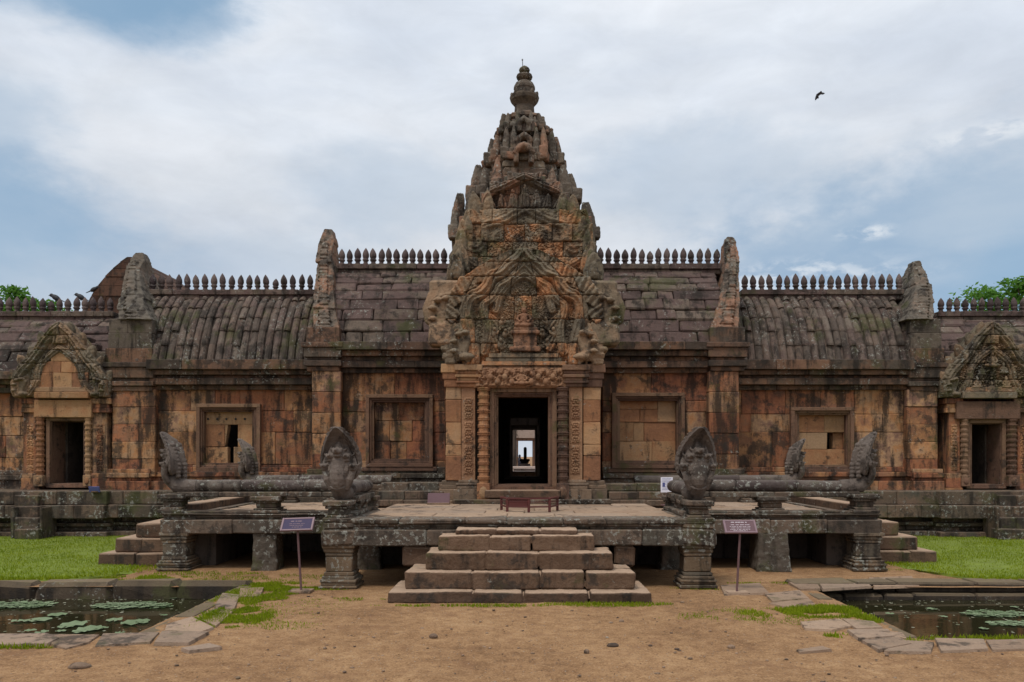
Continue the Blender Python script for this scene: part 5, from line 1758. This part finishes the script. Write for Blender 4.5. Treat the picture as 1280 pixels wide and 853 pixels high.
def terrace():
    edges = [((FX0, DF), (FX1, DF), (0, -1)), ((AX0, DA), (FX0, DA), (0, -1)), ((FX1, DA), (AX1, DA), (0, -1)),
             ((FX0, DA), (FX0, DF), (-1, 0)), ((FX1, DF), (FX1, DA), (1, 0)), ((AX0, DB), (AX0, DA), (-1, 0)), ((AX1, DA), (AX1, DB), (1, 0))]
    mb = MB()
    for i, (a, b, o) in enumerate(edges):
        top = 1.05 if i in (0, 3, 4) else .99
        for (z0, z1, p) in ((.64, .885, .05), (.885, .925, -.03), (.925, .965, .0), (.965, top - .002, .045)):
            mb.seg(a, b, o, z0, z1, p, .55, 1.1 if z1 - z0 > .1 else .9, .018, .008, .015)
    mb.build('edge_course', M['bridge'], TE)
    mb = MB()
    # inner support mass, well back, its stone coloured dark to deepen the shade
    mb.seg((AX0 + .4, DA + 2.7), (FX0, DA + 2.7), (0, -1), 0, .66, 0, .4, .8); mb.seg((FX1, DA + 1.6), (AX1 - .4, DA + 1.6), (0, -1), 0, .66, 0, .4, .8)
    mb.box(FX0 + .1, FX1 - .1, DF + 2.6, DF + 3.0, 0, .66, .01, 0); mb.box(FX0 - .3, FX0 + .1, DA + .8, DB, 0, .66, .01, 0); mb.box(FX1 - .1, FX1 + .3, DA + .8, DB, 0, .66, .01, 0); mb.box(AX0 + .4, AX1 - .4, DA + .5, DB - .1, .66, .9, .01, 0); mb.box(FX0 + .4, FX1 - .4, DF + .5, DA + .5, .66, .9, .01, 0)
    mb.box(AX0 + .3, AX0 + .7, DA + .6, DB, 0, .66, .01, 0); mb.box(AX1 - .7, AX1 - .3, DA + .6, DB, 0, .66, .01, 0)
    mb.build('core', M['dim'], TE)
    for (x0, x1) in ((503, 541), (768, 795)):
        mb = MB(); mb.pbox(x0, x1, 683, 708, DF + .02, DF + .7, .03, .02)
        mb.pbox(x0 + 12 if x0 < 600 else x0, x1 if x0 < 600 else x1 - 8, 708, 735, DF + .1, DF + .7, .03, .02)
        mb.build('support_block', M['step'], TE)
    mb = MB()

    def pave(x0, x1, y0, y1, z, rw=.62):
        y = y0
        while y < y1 - .01:
            h = rw * U(.8, 1.25)
            if y1 - y - h < .3: h = y1 - y
            x = x0
            while x < x1 - .01:
                w = U(.6, 1.3)
                if x1 - x - w < .4: w = x1 - x
                mb.box(x, x + w - .008, y, y + h - .008, z - .12, z + U(-.006, .006), .012, .004)
                x += w
            y += h
    pave(FX0 + .45, FX1 - .45, DF + .45, 15.9, 1.05)
    pave(AX0 + .35, FX0 + .44, DA + .42, DB, .965); pave(FX1 - .44, AX1 - .35, DA + .42, DB, .965)
    mb.build('paving', M['floor'], TE)
    mb = MB()
    for (x, k) in ((AX0 + .34, -1), (AX1 - .34, 1)):        # low curb across each arm's end
        mb = MB()
        mb.seg((x, DA + .25), (x, DB - .1), (-k, 0), .95, 1.13, 0, .36, .8, .015, .006)
        mb.build('end_curb', M['step'], TE)
    # supporting pillars with moulded feet
    def pillar(x, d, hw, h, rough=False, mat='pier'):
        mb = MB()
        if rough:
            hexa(mb, (x - hw * 1.08, x + hw * 1.08, d - hw * 1.08, d + hw), (x - hw * .98, x + hw * .98, d - hw, d + hw), -.03, .17); hexa(mb, (x - hw * .97, x + hw * .97, d - hw * .99, d + hw), (x - hw * .88, x + hw * .9, d - hw * .9, d + hw), .17, h)
        else:
            for (a, b, k) in ((0, .07, 1.22), (.07, .13, 1.12), (.13, .2, 1.17), (.2, .27, 1.05), (.27, .36, .95), (.36, .72, .86), (.72, .8, .9), (.8, .9, .97), (.9, 1, 1.06)):
                mb.box(x - hw * k, x + hw * k, d - hw * k, d + hw * k, a * h, b * h - .002, .015, .006)
        o = mb.build('pillar', M[mat], TE)
        if rough: sculpt(o, .025, .06, .12)
    pillar(PX(427, DF + .2), DF + .22, .235, .66); pillar(PX(869, DF + .2), DF + .22, .235, .66)
    pillar(PX(224, DA + .2), DA + .2, .24, .66); pillar(PX(1079, DA + .2), DA + .2, .25, .66)
    pillar(PX(335, DA + .2), DA + .2, .22, .66, True, 'grey'); pillar(PX(961, DA + .2), DA + .2, .29, .66, True, 'grey')
    for x in (FX0 + .25, FX1 - .25): pillar(x, DA + .25, .2, .66, True, 'bridge')
    for x in (AX0 + .25, AX1 - .25): pillar(x, DB - .3, .24, .66)
    for x in (PX(424, DF), PX(872, DF)):                   # projecting cap stones over the front pillars
        mb = MB()
        mb.box(x - .26, x + .26, DF - .07, DF + .5, .64, .9, .03, .02); mb.box(x - .22, x + .24, DF - .04, DF + .45, .9, 1.0, .04, .02)
        mb.build('cap_stone', M['bridge'], TE)


terrace()


def main_stair():
    T = thing('stone_staircase', 'broad pyramid of five worn stone steps leading up to the terrace', 'staircase', (PX(650, 11), 11, 0))
    rows = [(484, 815, 753.5, 740.3, 10.98), (505.5, 795, 738, 715.5, 11.18), (531, 767, 713.5, 690.8, 11.38), (547, 744, 690, 670, 11.56), (569, 723, 671, 662, 11.72)]
    zt = 0
    for (x0, x1, yb, yt, d) in rows:
        z1 = PZ(yt, d)
        mb = MB()
        X0, X1 = PX(x0, d), PX(x1, d)
        mb.seg((X0, d), (X1, d), (0, -1), zt - (.04 if zt == 0 else .01), z1, 0, .45, .85, .02, .012, .01, gap=.007)
        for (x, k) in ((X0, -1), (X1, 1)):
            mb.seg((x, d + .46), (x, DF - .02), (k, 0), zt - .01, z1 - .004, 0, .5, .5, .022, .012, .01, gap=.007)
        mb.box(X0 + .3, X1 - .3, d + .3, DF - .03, zt - .01, z1 - .03, .01, 0)
        sculpt(mb.build('step', M['step'], T), .011, .028, .16)
        zt = z1


main_stair()


def side_stair(k):
    T = thing('side_staircase', 'short flight of dark stone steps at the %s end of the terrace' % ('left' if k < 0 else 'right'), 'staircase', (k * 7, 15, 0), 'side stairs of the terrace')
    ax = AX0 if k < 0 else AX1
    xs = (PX(124, 14.5), PX(148, 14.7), PX(177, 14.9)) if k < 0 else (PX(1168, 14.9), PX(1142, 15.1), PX(1116, 15.3))
    zs = (.24, .5, .76)
    z0 = -.02
    for i, (x, z) in enumerate(zip(xs, zs)):
        mb = MB()
        y0 = (14.45 if k < 0 else 14.8) + i * .12
        mb.seg((x, y0), (x, 17.3), (k, 0), z0, z, 0, .5, .8, .02, .01)
        mb.seg((min(x, ax) + .02, y0), (max(x, ax) - .02, y0), (0, -1), z0, z - .004, 0, .5, .8, .02, .01)
        mb.box(min(x, ax) + .3, max(x, ax) - .02, y0 + .4, 17.3, z0, z - .02, .01, 0)
        mb.build('step', M['step'], T)
        z0 = z


side_stair(-1); side_stair(1)


# ------------------------------------------------------------------ naga balustrades
def naga_proto():
    """hooded serpent rearing up at a rail end, facing -Y, base at the origin"""
    root = bpy.data.objects.new('naga_head', None)
    mb = MB()
    mb.tube([(0, .42, .13), (0, .24, .13), (0, .08, .15), (0, -.03, .26), (0, -.045, .4), (0, .0, .56), (0, .05, .74), (0, .0, .88)], [.115, .12, .13, .13, .135, .14, .10, .05], 14)
    W = [(.0, .16), (.1, .235), (.3, .262), (.48, .25), (.66, .205), (.82, .138), (.94, .068), (1.0, .012)]

    def wid(v):
        for (a, p), (b, q) in zip(W, W[1:]):
            if v <= b: return p + (q - p) * (v - a) / (b - a)
        return W[-1][1]

    def surf(off):
        def fn(i, v):
            u = 2 * i - 1
            w = wid(v)
            z = .38 + .66 * v - .06 * abs(u) ** 2 * (1 - v)
            y = .12 - .46 * max(0, v - .2) ** 1.9 - .07 * abs(u) ** 2 * (1 - .6 * v) + off * (1 - .5 * abs(u))
            sc = .012 * math.cos(u * 9) * (1 - v)
            return (u * w, y + sc, z)
        return fn
    nu, nv = 16, 16
    A = [surf(-.045)(i / nu, k / nv) for k in range(nv + 1) for i in range(nu + 1)]
    B = [surf(.055)(i / nu, k / nv) for k in range(nv + 1) for i in range(nu + 1)]
    for k in (0, 1):
        for j in range(11):
            v = .03 + j * .088
            p = surf(.03)(k, v); q = surf(.03)(k, min(1, v + .09))
            dx = (p[0] * 1.0) / (abs(p[0]) + 1e-6)
            mb.tube([p, (p[0] + dx * .016, p[1] + .012, p[2] + .03), (q[0] + dx * .034, q[1] + .02, q[2] + .012)], [.02, .019, .006], 6)
    n1 = nu + 1; o = len(A)
    fs = []
    for k in range(nv):
        for i in range(nu):
            q = [k * n1 + i, k * n1 + i + 1, (k + 1) * n1 + i + 1, (k + 1) * n1 + i]
            fs.append(q); fs.append([p + o for p in reversed(q)])
    for k in range(nv):
        a, b = k * n1, (k + 1) * n1; fs.append([a, b, b + o, a + o]); a += nu; b += nu; fs.append([b, a, a + o, b + o])
    for i in range(nu):
        fs.append([i + 1, i, i + o, i + 1 + o]); t = nv * n1; fs.append([t + i, t + i + 1, t + i + 1 + o, t + i + o])
    mb.add(A + B, fs)
    mb.tube([surf(.05)(0, v / 10) for v in range(11)], .018, 6); mb.tube([surf(.05)(1, v / 10) for v in range(11)], .018, 6)
    mb.tube([(0, .16, .34), (0, .18, .5), (0, .15, .7), (0, .05, .88), (0, -.1, 1.0)], [.045, .05, .05, .04, .02], 8)
    for j in range(9):                                     # mane on the back
        z = .3 + j * .065
        mb.ell((0, .2 - max(0, j - 3) * .018, z), (.05, .05, .045), 8, 6)
        for k in (-1, 1): mb.ell((k * .11, .14 - max(0, j - 3) * .018, z), (.045, .05, .04), 8, 6)
    body = mb.build('hood', M['naga'], root)
    hb = MB()
    for (x, z, s) in ((0, .70, 1.15), (-.115, .63, .95), (.115, .63, .95), (-.2, .5, .8), (.2, .5, .8)):
        y = .0 - (.03 if x == 0 else 0) - abs(x) * .05
        q = .075 * s
        hb.ell((x, y, z), (q, .1 * s, q * .95)); hb.ell((x, y - .075 * s, z + .01), (q * .8, .075 * s, q * .5)); hb.ell((x, y - .06 * s, z - .04 * s), (q * .66, .06 * s, q * .35))
        hb.ell((x, y - .14 * s, z + .028 * s), (q * .3, .03 * s, q * .3))
        for k in (-1, 1):
            hb.ell((x + k * q * .6, y - .07 * s, z + q * .5), (q * .28, .03, q * .28), 8, 6)
            hb.tube([(x + k * q * .7, y - .02, z + q * .2), (x + k * q * 1.25, y - .01, z + q * .55), (x + k * q * 1.2, y, z + q * 1.1)], [q * .25, q * .2, q * .1], 6)
        hb.lathe([(q * .75, 0), (q * .6, q * .7), (q * .25, q * 1.6), (.004, q * 2.1)], (x, y + .015, z + q * .5), 8)
        hb.tube([(x * .5, -.02, z - .3), (x * .8, -.06, z - .17), (x, y - .01, z - .03)], [q * .9, q * .85, q * .75], 8)
    hb.ell((0, -.09, .38), (.115, .1, .2)); hb.ell((0, -.07, .58), (.12, .06, .07))
    heads = hb.build('serpent_heads', M['naga'], body)
    sculpt(body, .011, .012, .05); sculpt(heads, .009, .008, .03)
    return root, body, heads


def balustrades():
    root, body, heads = naga_proto()
    bpy.data.objects.remove(root)
    body.parent = None
    used = [False]

    def naga(T, X, d, z, rz, s=1.0):
        if not used[0]:
            b, h = body, heads; used[0] = True
        else:
            b = body.copy(); h = heads.copy(); COL.objects.link(b); COL.objects.link(h)
        b.name = 'naga_hood'
        b.parent = T; h.parent = b
        b.location = Vector((X, d, z)) - T.location
        b.rotation_euler = (0, 0, rz); b.scale = (s, s, s)

    def rail(T, a, b, zc, r):
        mb = MB()
        A, B = Vector(a), Vector(b)
        L = (B - A).length; n = max(1, round(L / 1.15)); dirn = (B - A).normalized()
        for i in range(n):
            p = A + dirn * (L * i / n + .006); q = A + dirn * (L * (i + 1) / n - .006)
            rr = r * U(.96, 1.04); o = Vector((U(-.012, .012), U(-.012, .012), U(-.012, .012)))
            pts = [p + o + (q - p) * t + Vector((0, 0, U(-.006, .006))) for t in (0, .02, .25, .5, .75, .98, 1)]
            mb.tube(pts, [rr * .93, rr, rr * U(.97, 1.03), rr * U(.97, 1.03), rr * U(.97, 1.03), rr, rr * .93], 14, .92)
        mb.build('rail', M['rail'], T, smooth=True)
        # lower bed course under the rail
        mb = MB()
        out = Vector((dirn.y, -dirn.x, 0))
        mb.seg((a[0], a[1]), (b[0], b[1]), (out.x, out.y), zc - r - .085, zc - r + .012, .13, .26, .9, .015, .006)
        mb.build('rail_bed', M['bridge'], T)

    def post(T, x, d, z0, z1, hw, name='baluster', mat='bridge'):
        mb = MB()
        h = z1 - z0
        for (a, b, k) in ((0, .2, 1.15), (.2, .32, .95), (.32, .62, .78), (.62, .75, .95), (.75, 1, 1.15)):
            mb.box(x - hw * k, x + hw * k, d - hw * k, d + hw * k, z0 + a * h, z0 + b * h - .002, .012, .006)
        mb.build(name, M[mat], T)
    zr = 1.47                                            # rail axis
    r = .115
    for k in (-1, 1):
        lab = ('stone serpent balustrade on the terrace front, left half, with a hooded naga at each end' if k < 0 else
               'stone serpent balustrade on the terrace front, right half, with a hooded naga at each end')
        xo = PX(209, DA) if k < 0 else PX(1087, DA)      # outer naga
        xi = FX0 + .22 if k < 0 else FX1 - .22
        T = thing('naga_balustrade', lab, 'balustrade', (xi, DA, 1.0), 'naga balustrades')
        dd = DA + .22
        rail(T, (xo - k * .12, dd, zr), (xi, dd, zr), zr, r)
        rail(T, (xi - .0, DF + .5, zr), (xi, dd - .1, zr), zr, r)
        naga(T, xo, dd, zr - .15, k * R(90), 1.06)
        xf = PX(424, DF + .15) if k < 0 else PX(872, DF + .15)
        naga(T, xf, DF + .18, zr - .2, R(3) * k, 1.12)
        post(T, xo - k * .05, dd, .99, zr - .14, .2, 'pedestal'); post(T, xf, DF + .16, 1.0, zr - .15, .185, 'pedestal')
        post(T, PX(336, dd) if k < 0 else PX(962, dd), dd, .99, zr - r - .07, .22, 'baluster')
        for f in (.28, .62): post(T, xi, DF + .5 + f * (DA - DF - .4), 1.05, zr - r - .07, .12)
        post(T, xi + k * .0, dd, .99, zr - r - .07, .15)
        mb = MB(); mb.seg((xi - .02, DF + .35), (xi - .02, dd), (k, 0), 1.05, 1.12, .15, .3, .7); mb.build('rail_base', M['bridge'], T)
        mb = MB(); mb.seg((min(xo, xi), dd), (max(xo, xi), dd), (0, -1), .985, 1.03, .18, .36, .8); mb.build('rail_base', M['bridge'], T)
        # back rail
        lab = ('stone serpent balustrade at the rear of the terrace, left of the door, one hooded naga' if k < 0 else
               'stone serpent balustrade at the rear of the terrace, right of the door, one hooded naga')
        db = DB - .1
        xo = PX(309, db) if k < 0 else PX(995, db)
        xi = PX(490, db) if k < 0 else PX(792, db)
        T = thing('naga_balustrade', lab, 'balustrade', (xi, db, 1.0), 'naga balustrades')
        rail(T, (xo - k * .12, db, zr), (xi, db, zr), zr, r)
        naga(T, xo, db, zr - .15, k * R(90), 1.02)
        post(T, xo - k * .05, db, .96, zr - .14, .2, 'pedestal')
        for f in (.3, .6, .97): post(T, xo + (xi - xo) * f, db, .96, zr - r - .07, .15)


balustrades()


# ------------------------------------------------------------------ small objects
def info_sign(x0, x1, yt, yb, xb, ybase, board, label, left):
    d = H * F / (ybase - VY)
    X = PX(xb, d)
    T = thing('information_sign', label, 'sign', (X, d, 0), 'information signs before the terrace')
    mb = MB(); mb.tube([(X, d, 0), (PX((x0 + x1) / 2, d), d, PZ(yb, d) + .02)], .017, 8); mb.build('post', M['signpost'], T)
    mb = MB(); mb.box(X - .16, X + .16, d - .12, d + .12, -.02, .02, .006, .002); mb.build('base_plate', M['step'] if not left else M['pave'], T)
    w = PX(x1, d) - PX(x0, d); c = PX((x0 + x1) / 2, d)
    hz = PZ(yt, d) - PZ(yb, d)
    lean = R(42)
    up = Vector((0, math.sin(lean), math.cos(lean))); nr = Vector((0, -math.cos(lean), math.sin(lean)))
    hh = hz / math.cos(lean) * .82
    ax = Vector((1, 0, .03 if left else -.0)).normalized()
    cen = Vector((c, d, PZ((yt + yb) / 2, d)))
    mb = MB(); mb.block(cen, (ax, nr, up), (w / 2, .012, hh / 2), .003, 0)
    bo = mb.build('board', M[board], T)
    mb = MB()
    for k in (-1, 1):
        mb.block(cen + ax * (k * (w / 2 - .012)), (ax, nr, up), (.014, .018, hh / 2 + .004), .003, 0); mb.block(cen + up * (k * (hh / 2 - .01)), (ax, nr, up), (w / 2 - .026, .017, .012), .003, 0)
    mb.build('rim', M['signrim'], bo)
    mb = MB()
    rs = random.Random(int(x0))
    rows = ((.32, .5, 1.5), (.12, .62, 1.0), (-.02, .7, .8), (-.14, .66, .8), (-.26, .72, .8), (-.36, .5, .8)) if not left else ((.22, .4, 1.3), (.02, .55, .8), (-.12, .5, .8), (-.26, .3, .8))
    for (v, span, s) in rows:
        u = -span * .6
        while u < span * .6:
            q = rs.uniform(.006, .02) * s
            mb.block(cen + ax * (u * w * .72) + up * (v * hh) + nr * .0135, (ax, nr, up), (q, .001, .0055 * s), .0003, 0)
            u += (q * 2 + .008) / (w * .72)
    mb.build('lettering', M['ink'] if not left else M['signrim'], bo)


info_sign(352, 392, 647, 664.5, 376.5, 739, 'signblue', 'violet sloping information board on a thin post, left of the stairs', True)
info_sign(905, 945, 650, 667.5, 921, 741, 'signrose', 'maroon sloping information board with text lines on a thin post, right of the stairs', False)


def little_signs():
    d = 15.55
    mb = MB()
    T = thing('floor_plaque', 'small mauve plaque propped on the terrace floor left of the doorway', 'plaque', (PX(548, d), d, 1.05))
    up = Vector((0, .5, .866)); nr = Vector((0, -.866, .5))
    cen = Vector((PX(548, d), d + .05, 1.05 + .11))
    mb.block(cen, ((1, 0, 0), nr, up), (.215, .012, .125), .004, .001); mb.build('board', M['signrose'], T)
    mb = MB(); mb.box(PX(534, d), PX(562, d), d - .06, d + .1, 1.045, 1.085, .01, .003); mb.build('foot', M['step'], T)
    d = 15.3
    T = thing('paper_notice', 'white paper notice with blue print on a short stand beside the right railing', 'notice', (PX(833, d), d, 1.05))
    mb = MB(); mb.tube([(PX(833, d), d + .01, 1.0), (PX(833, d), d + .01, PZ(612, d))], .014, 8); mb.box(PX(833, d) - .09, PX(833, d) + .09, d - .08, d + .1, 1.045, 1.07); mb.build('stand', M['signpost'], T)
    mb = MB(); mb.block((PX(833.5, d), d, PZ(606.3, d)), ((1, 0, 0), (0, 1, 0), (0, 0, 1)), (.115, .006, .145), .002, 0); s = mb.build('sheet', M['paper'], T)
    mb = MB(); rs = random.Random(2)
    for i in range(9):
        z = PZ(606.3, d) + .115 - i * .026
        u = -.085
        while u < .07:
            q = rs.uniform(.006, .014)
            if not (3 <= i <= 5 and u < -.03): mb.box(PX(833.5, d) + u, PX(833.5, d) + u + q * 1.6, d - .009, d - .0065, z, z + .008, .0005, 0)
            u += q * 1.6 + .007
    mb.box(PX(833.5, d) - .085, PX(833.5, d) - .035, d - .009, d - .0065, PZ(606.3, d) - .035, PZ(606.3, d) + .045, .0005, 0)
    mb.build('print', M['blueink'], s)
    d = 19.4
    mb = MB()
    T = thing('number_plate', 'small dark blue plate set on the ledge beside the left pavilion door', 'plate', (PX(118, d), d, PZ(615, d)))
    mb.block((PX(118, d), d, PZ(612, d)), ((1, 0, 0), (0, .9, .3), (0, -.3, .9)), (.13, .012, .075), .003, 0); mb.build('board', M['blueink'], T)
    mb = MB(); mb.box(PX(113, d), PX(123, d), d + .0, d + .1, PZ(616, d), PZ(613, d)); mb.build('foot', M['step'], T)


little_signs()


def barrier():
    d = 13.5
    z0 = 1.05
    T = thing('wooden_barrier', 'low maroon wooden barrier with a solid panel, standing before the doorway', 'barrier', (PX(661, d), d, z0))
    z = lambda y: PZ(y, d)
    pts = [(626, d + .4), (634, d + .02), (661, d - .05), (687, d + .02), (698, d + .4)]
    P = [(PX(x, d), y) for x, y in pts]
    for (X, Y) in P:
        mb = MB(); mb.box(X - .022, X + .022, Y - .022, Y + .022, z0, z(622.8) + .0, .004, .002); mb.build('leg', M['maroon'], T)
    mb = MB()
    for (a, b) in zip(P, P[1:]):
        for (ya, yb, w) in ((622.3, 624.3, .03), (632.8, 634.6, .02), (627.0, 628.2, .012)):
            A, B = Vector((*a, 0)), Vector((*b, 0)); t = (B - A).normalized()
            mb.block((A + B) / 2 + Vector((0, 0, (z(ya) + z(yb)) / 2)), (t, (-t.y, t.x, 0), (0, 0, 1)), ((B - A).length / 2, w, (z(ya) - z(yb)) / 2), .003, .001)
    mb.build('rail', M['maroon'], T)
    mb = MB()
    A, B = Vector((*P[1], 0)), Vector((*P[2], 0)); t = (B - A).normalized()
    mb.block((A + B) / 2 + Vector((0, 0, (z(624.5) + z(633)) / 2)), (t, (-t.y, t.x, 0), (0, 0, 1)), ((B - A).length / 2 - .024, .008, (z(624.5) - z(633)) / 2), .002, .001)
    mb.build('panel', M['maroon'], T)


barrier()


def birds():
    def perched(x, y, d, s, k, label):
        mb = MB(); X, Z = PX(x, d), PZ(y, d)
        rot = Matrix.Rotation(k * .55, 3, 'Y')
        mb.ell((0, 0, .0), (.15 * s, .075 * s, .08 * s), 10, 8, rot)
        mb.ell((-k * .13 * s, 0, .075 * s), (.058 * s, .05 * s, .055 * s)); mb.tube([(-k * .17 * s, 0, .075 * s), (-k * .235 * s, 0, .06 * s)], [.022 * s, .003 * s], 6)
        mb.tube([(k * .1 * s, 0, -.05 * s), (k * .3 * s, 0, -.14 * s)], [.05 * s, .025 * s], 8, .4)
        for q in (-1, 1): mb.tube([(0, q * .03 * s, -.05 * s), (0, q * .03 * s, -.13 * s)], .01 * s, 5)
        o = sculpt(mb.build('perched_bird', M['feather']), .012 * s, 0)
        o.location = (X, d, Z); tag(o, label, 'bird', 'birds on the roof ridge')
    perched(70, 372.5, 22.35, .95, 1, 'dark bird perched on the left ridge finials, leftmost of the three')
    perched(101, 371.5, 22.35, .9, 1, 'dark bird perched on the left ridge finials just left of the rust brown vault')
    perched(117, 362, 30.8, 1.0, -1, 'small dark bird perched on the slope of the rust brown vault')
    d = 26
    mb = MB()
    mb.ell((0, 0, 0), (.045, .13, .045), 10, 8)
    mb.ell((.012, -.15, .0), (.033, .045, .033))
    for pts in ([(0, 0, .01), (-.04, .0, -.02), (-.08, .02, -.12), (-.105, .05, -.21)], [(0, 0, .01), (.06, 0, .035), (.14, .02, .03), (.235, .05, .06)]):
        mb.tube(pts, [.035, .05, .042, .008], 8, .28, True, (0, 1, 0))
    mb.tube([(0, .1, 0), (.05, .2, -.05)], [.03, .03], 6, .4)
    o = sculpt(mb.build('flying_bird', M['feather']), .012, 0)
    o.location = (PX(1023.5, d), d, PZ(118, d)); tag(o, 'black bird flying with bent wings in the sky right of the tower', 'bird')


birds()


def tree(x, ytop, d, w, h, n, seed, label, twiggy=False):
    rs = random.Random(seed)
    X, zt = PX(x, d), PZ(ytop, d)
    T = thing('tree', label, 'tree', (X, d, 0), 'trees beyond the temple')
    mb = MB()
    tips = []
    mb.tube([(X, d, 0), (X + .1, d, zt * .35), (X - .1, d, zt * .62)], [.3, .22, .16], 9)
    for k in range(16):
        a = rs.uniform(0, 6.28); r = w * rs.uniform(.3, .95); z = zt - h * rs.uniform(.05, .95)
        p = (X + r * math.cos(a), d + r * math.sin(a), z)
        mb.tube([(X, d, zt * rs.uniform(.45, .62)), (X + r * .5 * math.cos(a), d + r * .5 * math.sin(a), (z + zt * .6) / 2 + .3), p], [.1, .06, .02], 6)
        tips.append(p)
    tips.append((X, d, zt - h * .06)); tips.append((X + w * .2, d, zt - h * .12))
    mb.build('trunk', M['bark'], T)
    vs, fs = [], []
    for i in range(n):
        if rs.random() < .8:
            c = tips[rs.randrange(len(tips))]
            s = w * .26
            p = Vector(c) + Vector((rs.gauss(0, s), rs.gauss(0, s), rs.gauss(0, s * .6)))
        else:
            p = Vector((X + rs.gauss(0, w * .55), d + rs.gauss(0, w * .55), zt - h * rs.uniform(.1, 1)))
        if p.z > zt: p.z = zt - rs.random() * h * .2
        L = rs.uniform(.09, .2); u = Vector((rs.gauss(0, 1), rs.gauss(0, 1), rs.gauss(0, .6))).normalized(); v = u.cross(Vector((rs.gauss(0, 1), rs.gauss(0, 1), 1))).normalized()
        o = len(vs)
        vs += [p - u * L, p + v * L * .45, p + u * L, p - v * L * .45]; fs.append([o, o + 1, o + 2, o + 3])
    mb = MB(); mb.v = [tuple(q) for q in vs]; mb.f = fs
    mb.build('crown', M['leaf'], T)


tree(15, 358, 44, 1.15, 3.2, 2600, 4, 'small round green tree crown showing above the left end of the roof')
tree(58, 377, 46, 1.3, 2.6, 1800, 9, 'low green tree behind the left ridge finials under the birds')
tree(1222, 360, 44, 1.5, 3.0, 1500, 12, 'thin leafy tree top behind the right ridge finials')
tree(1288, 348, 42, 1.6, 3.6, 4200, 21, 'bushy bright green tree at the right edge behind the roof')
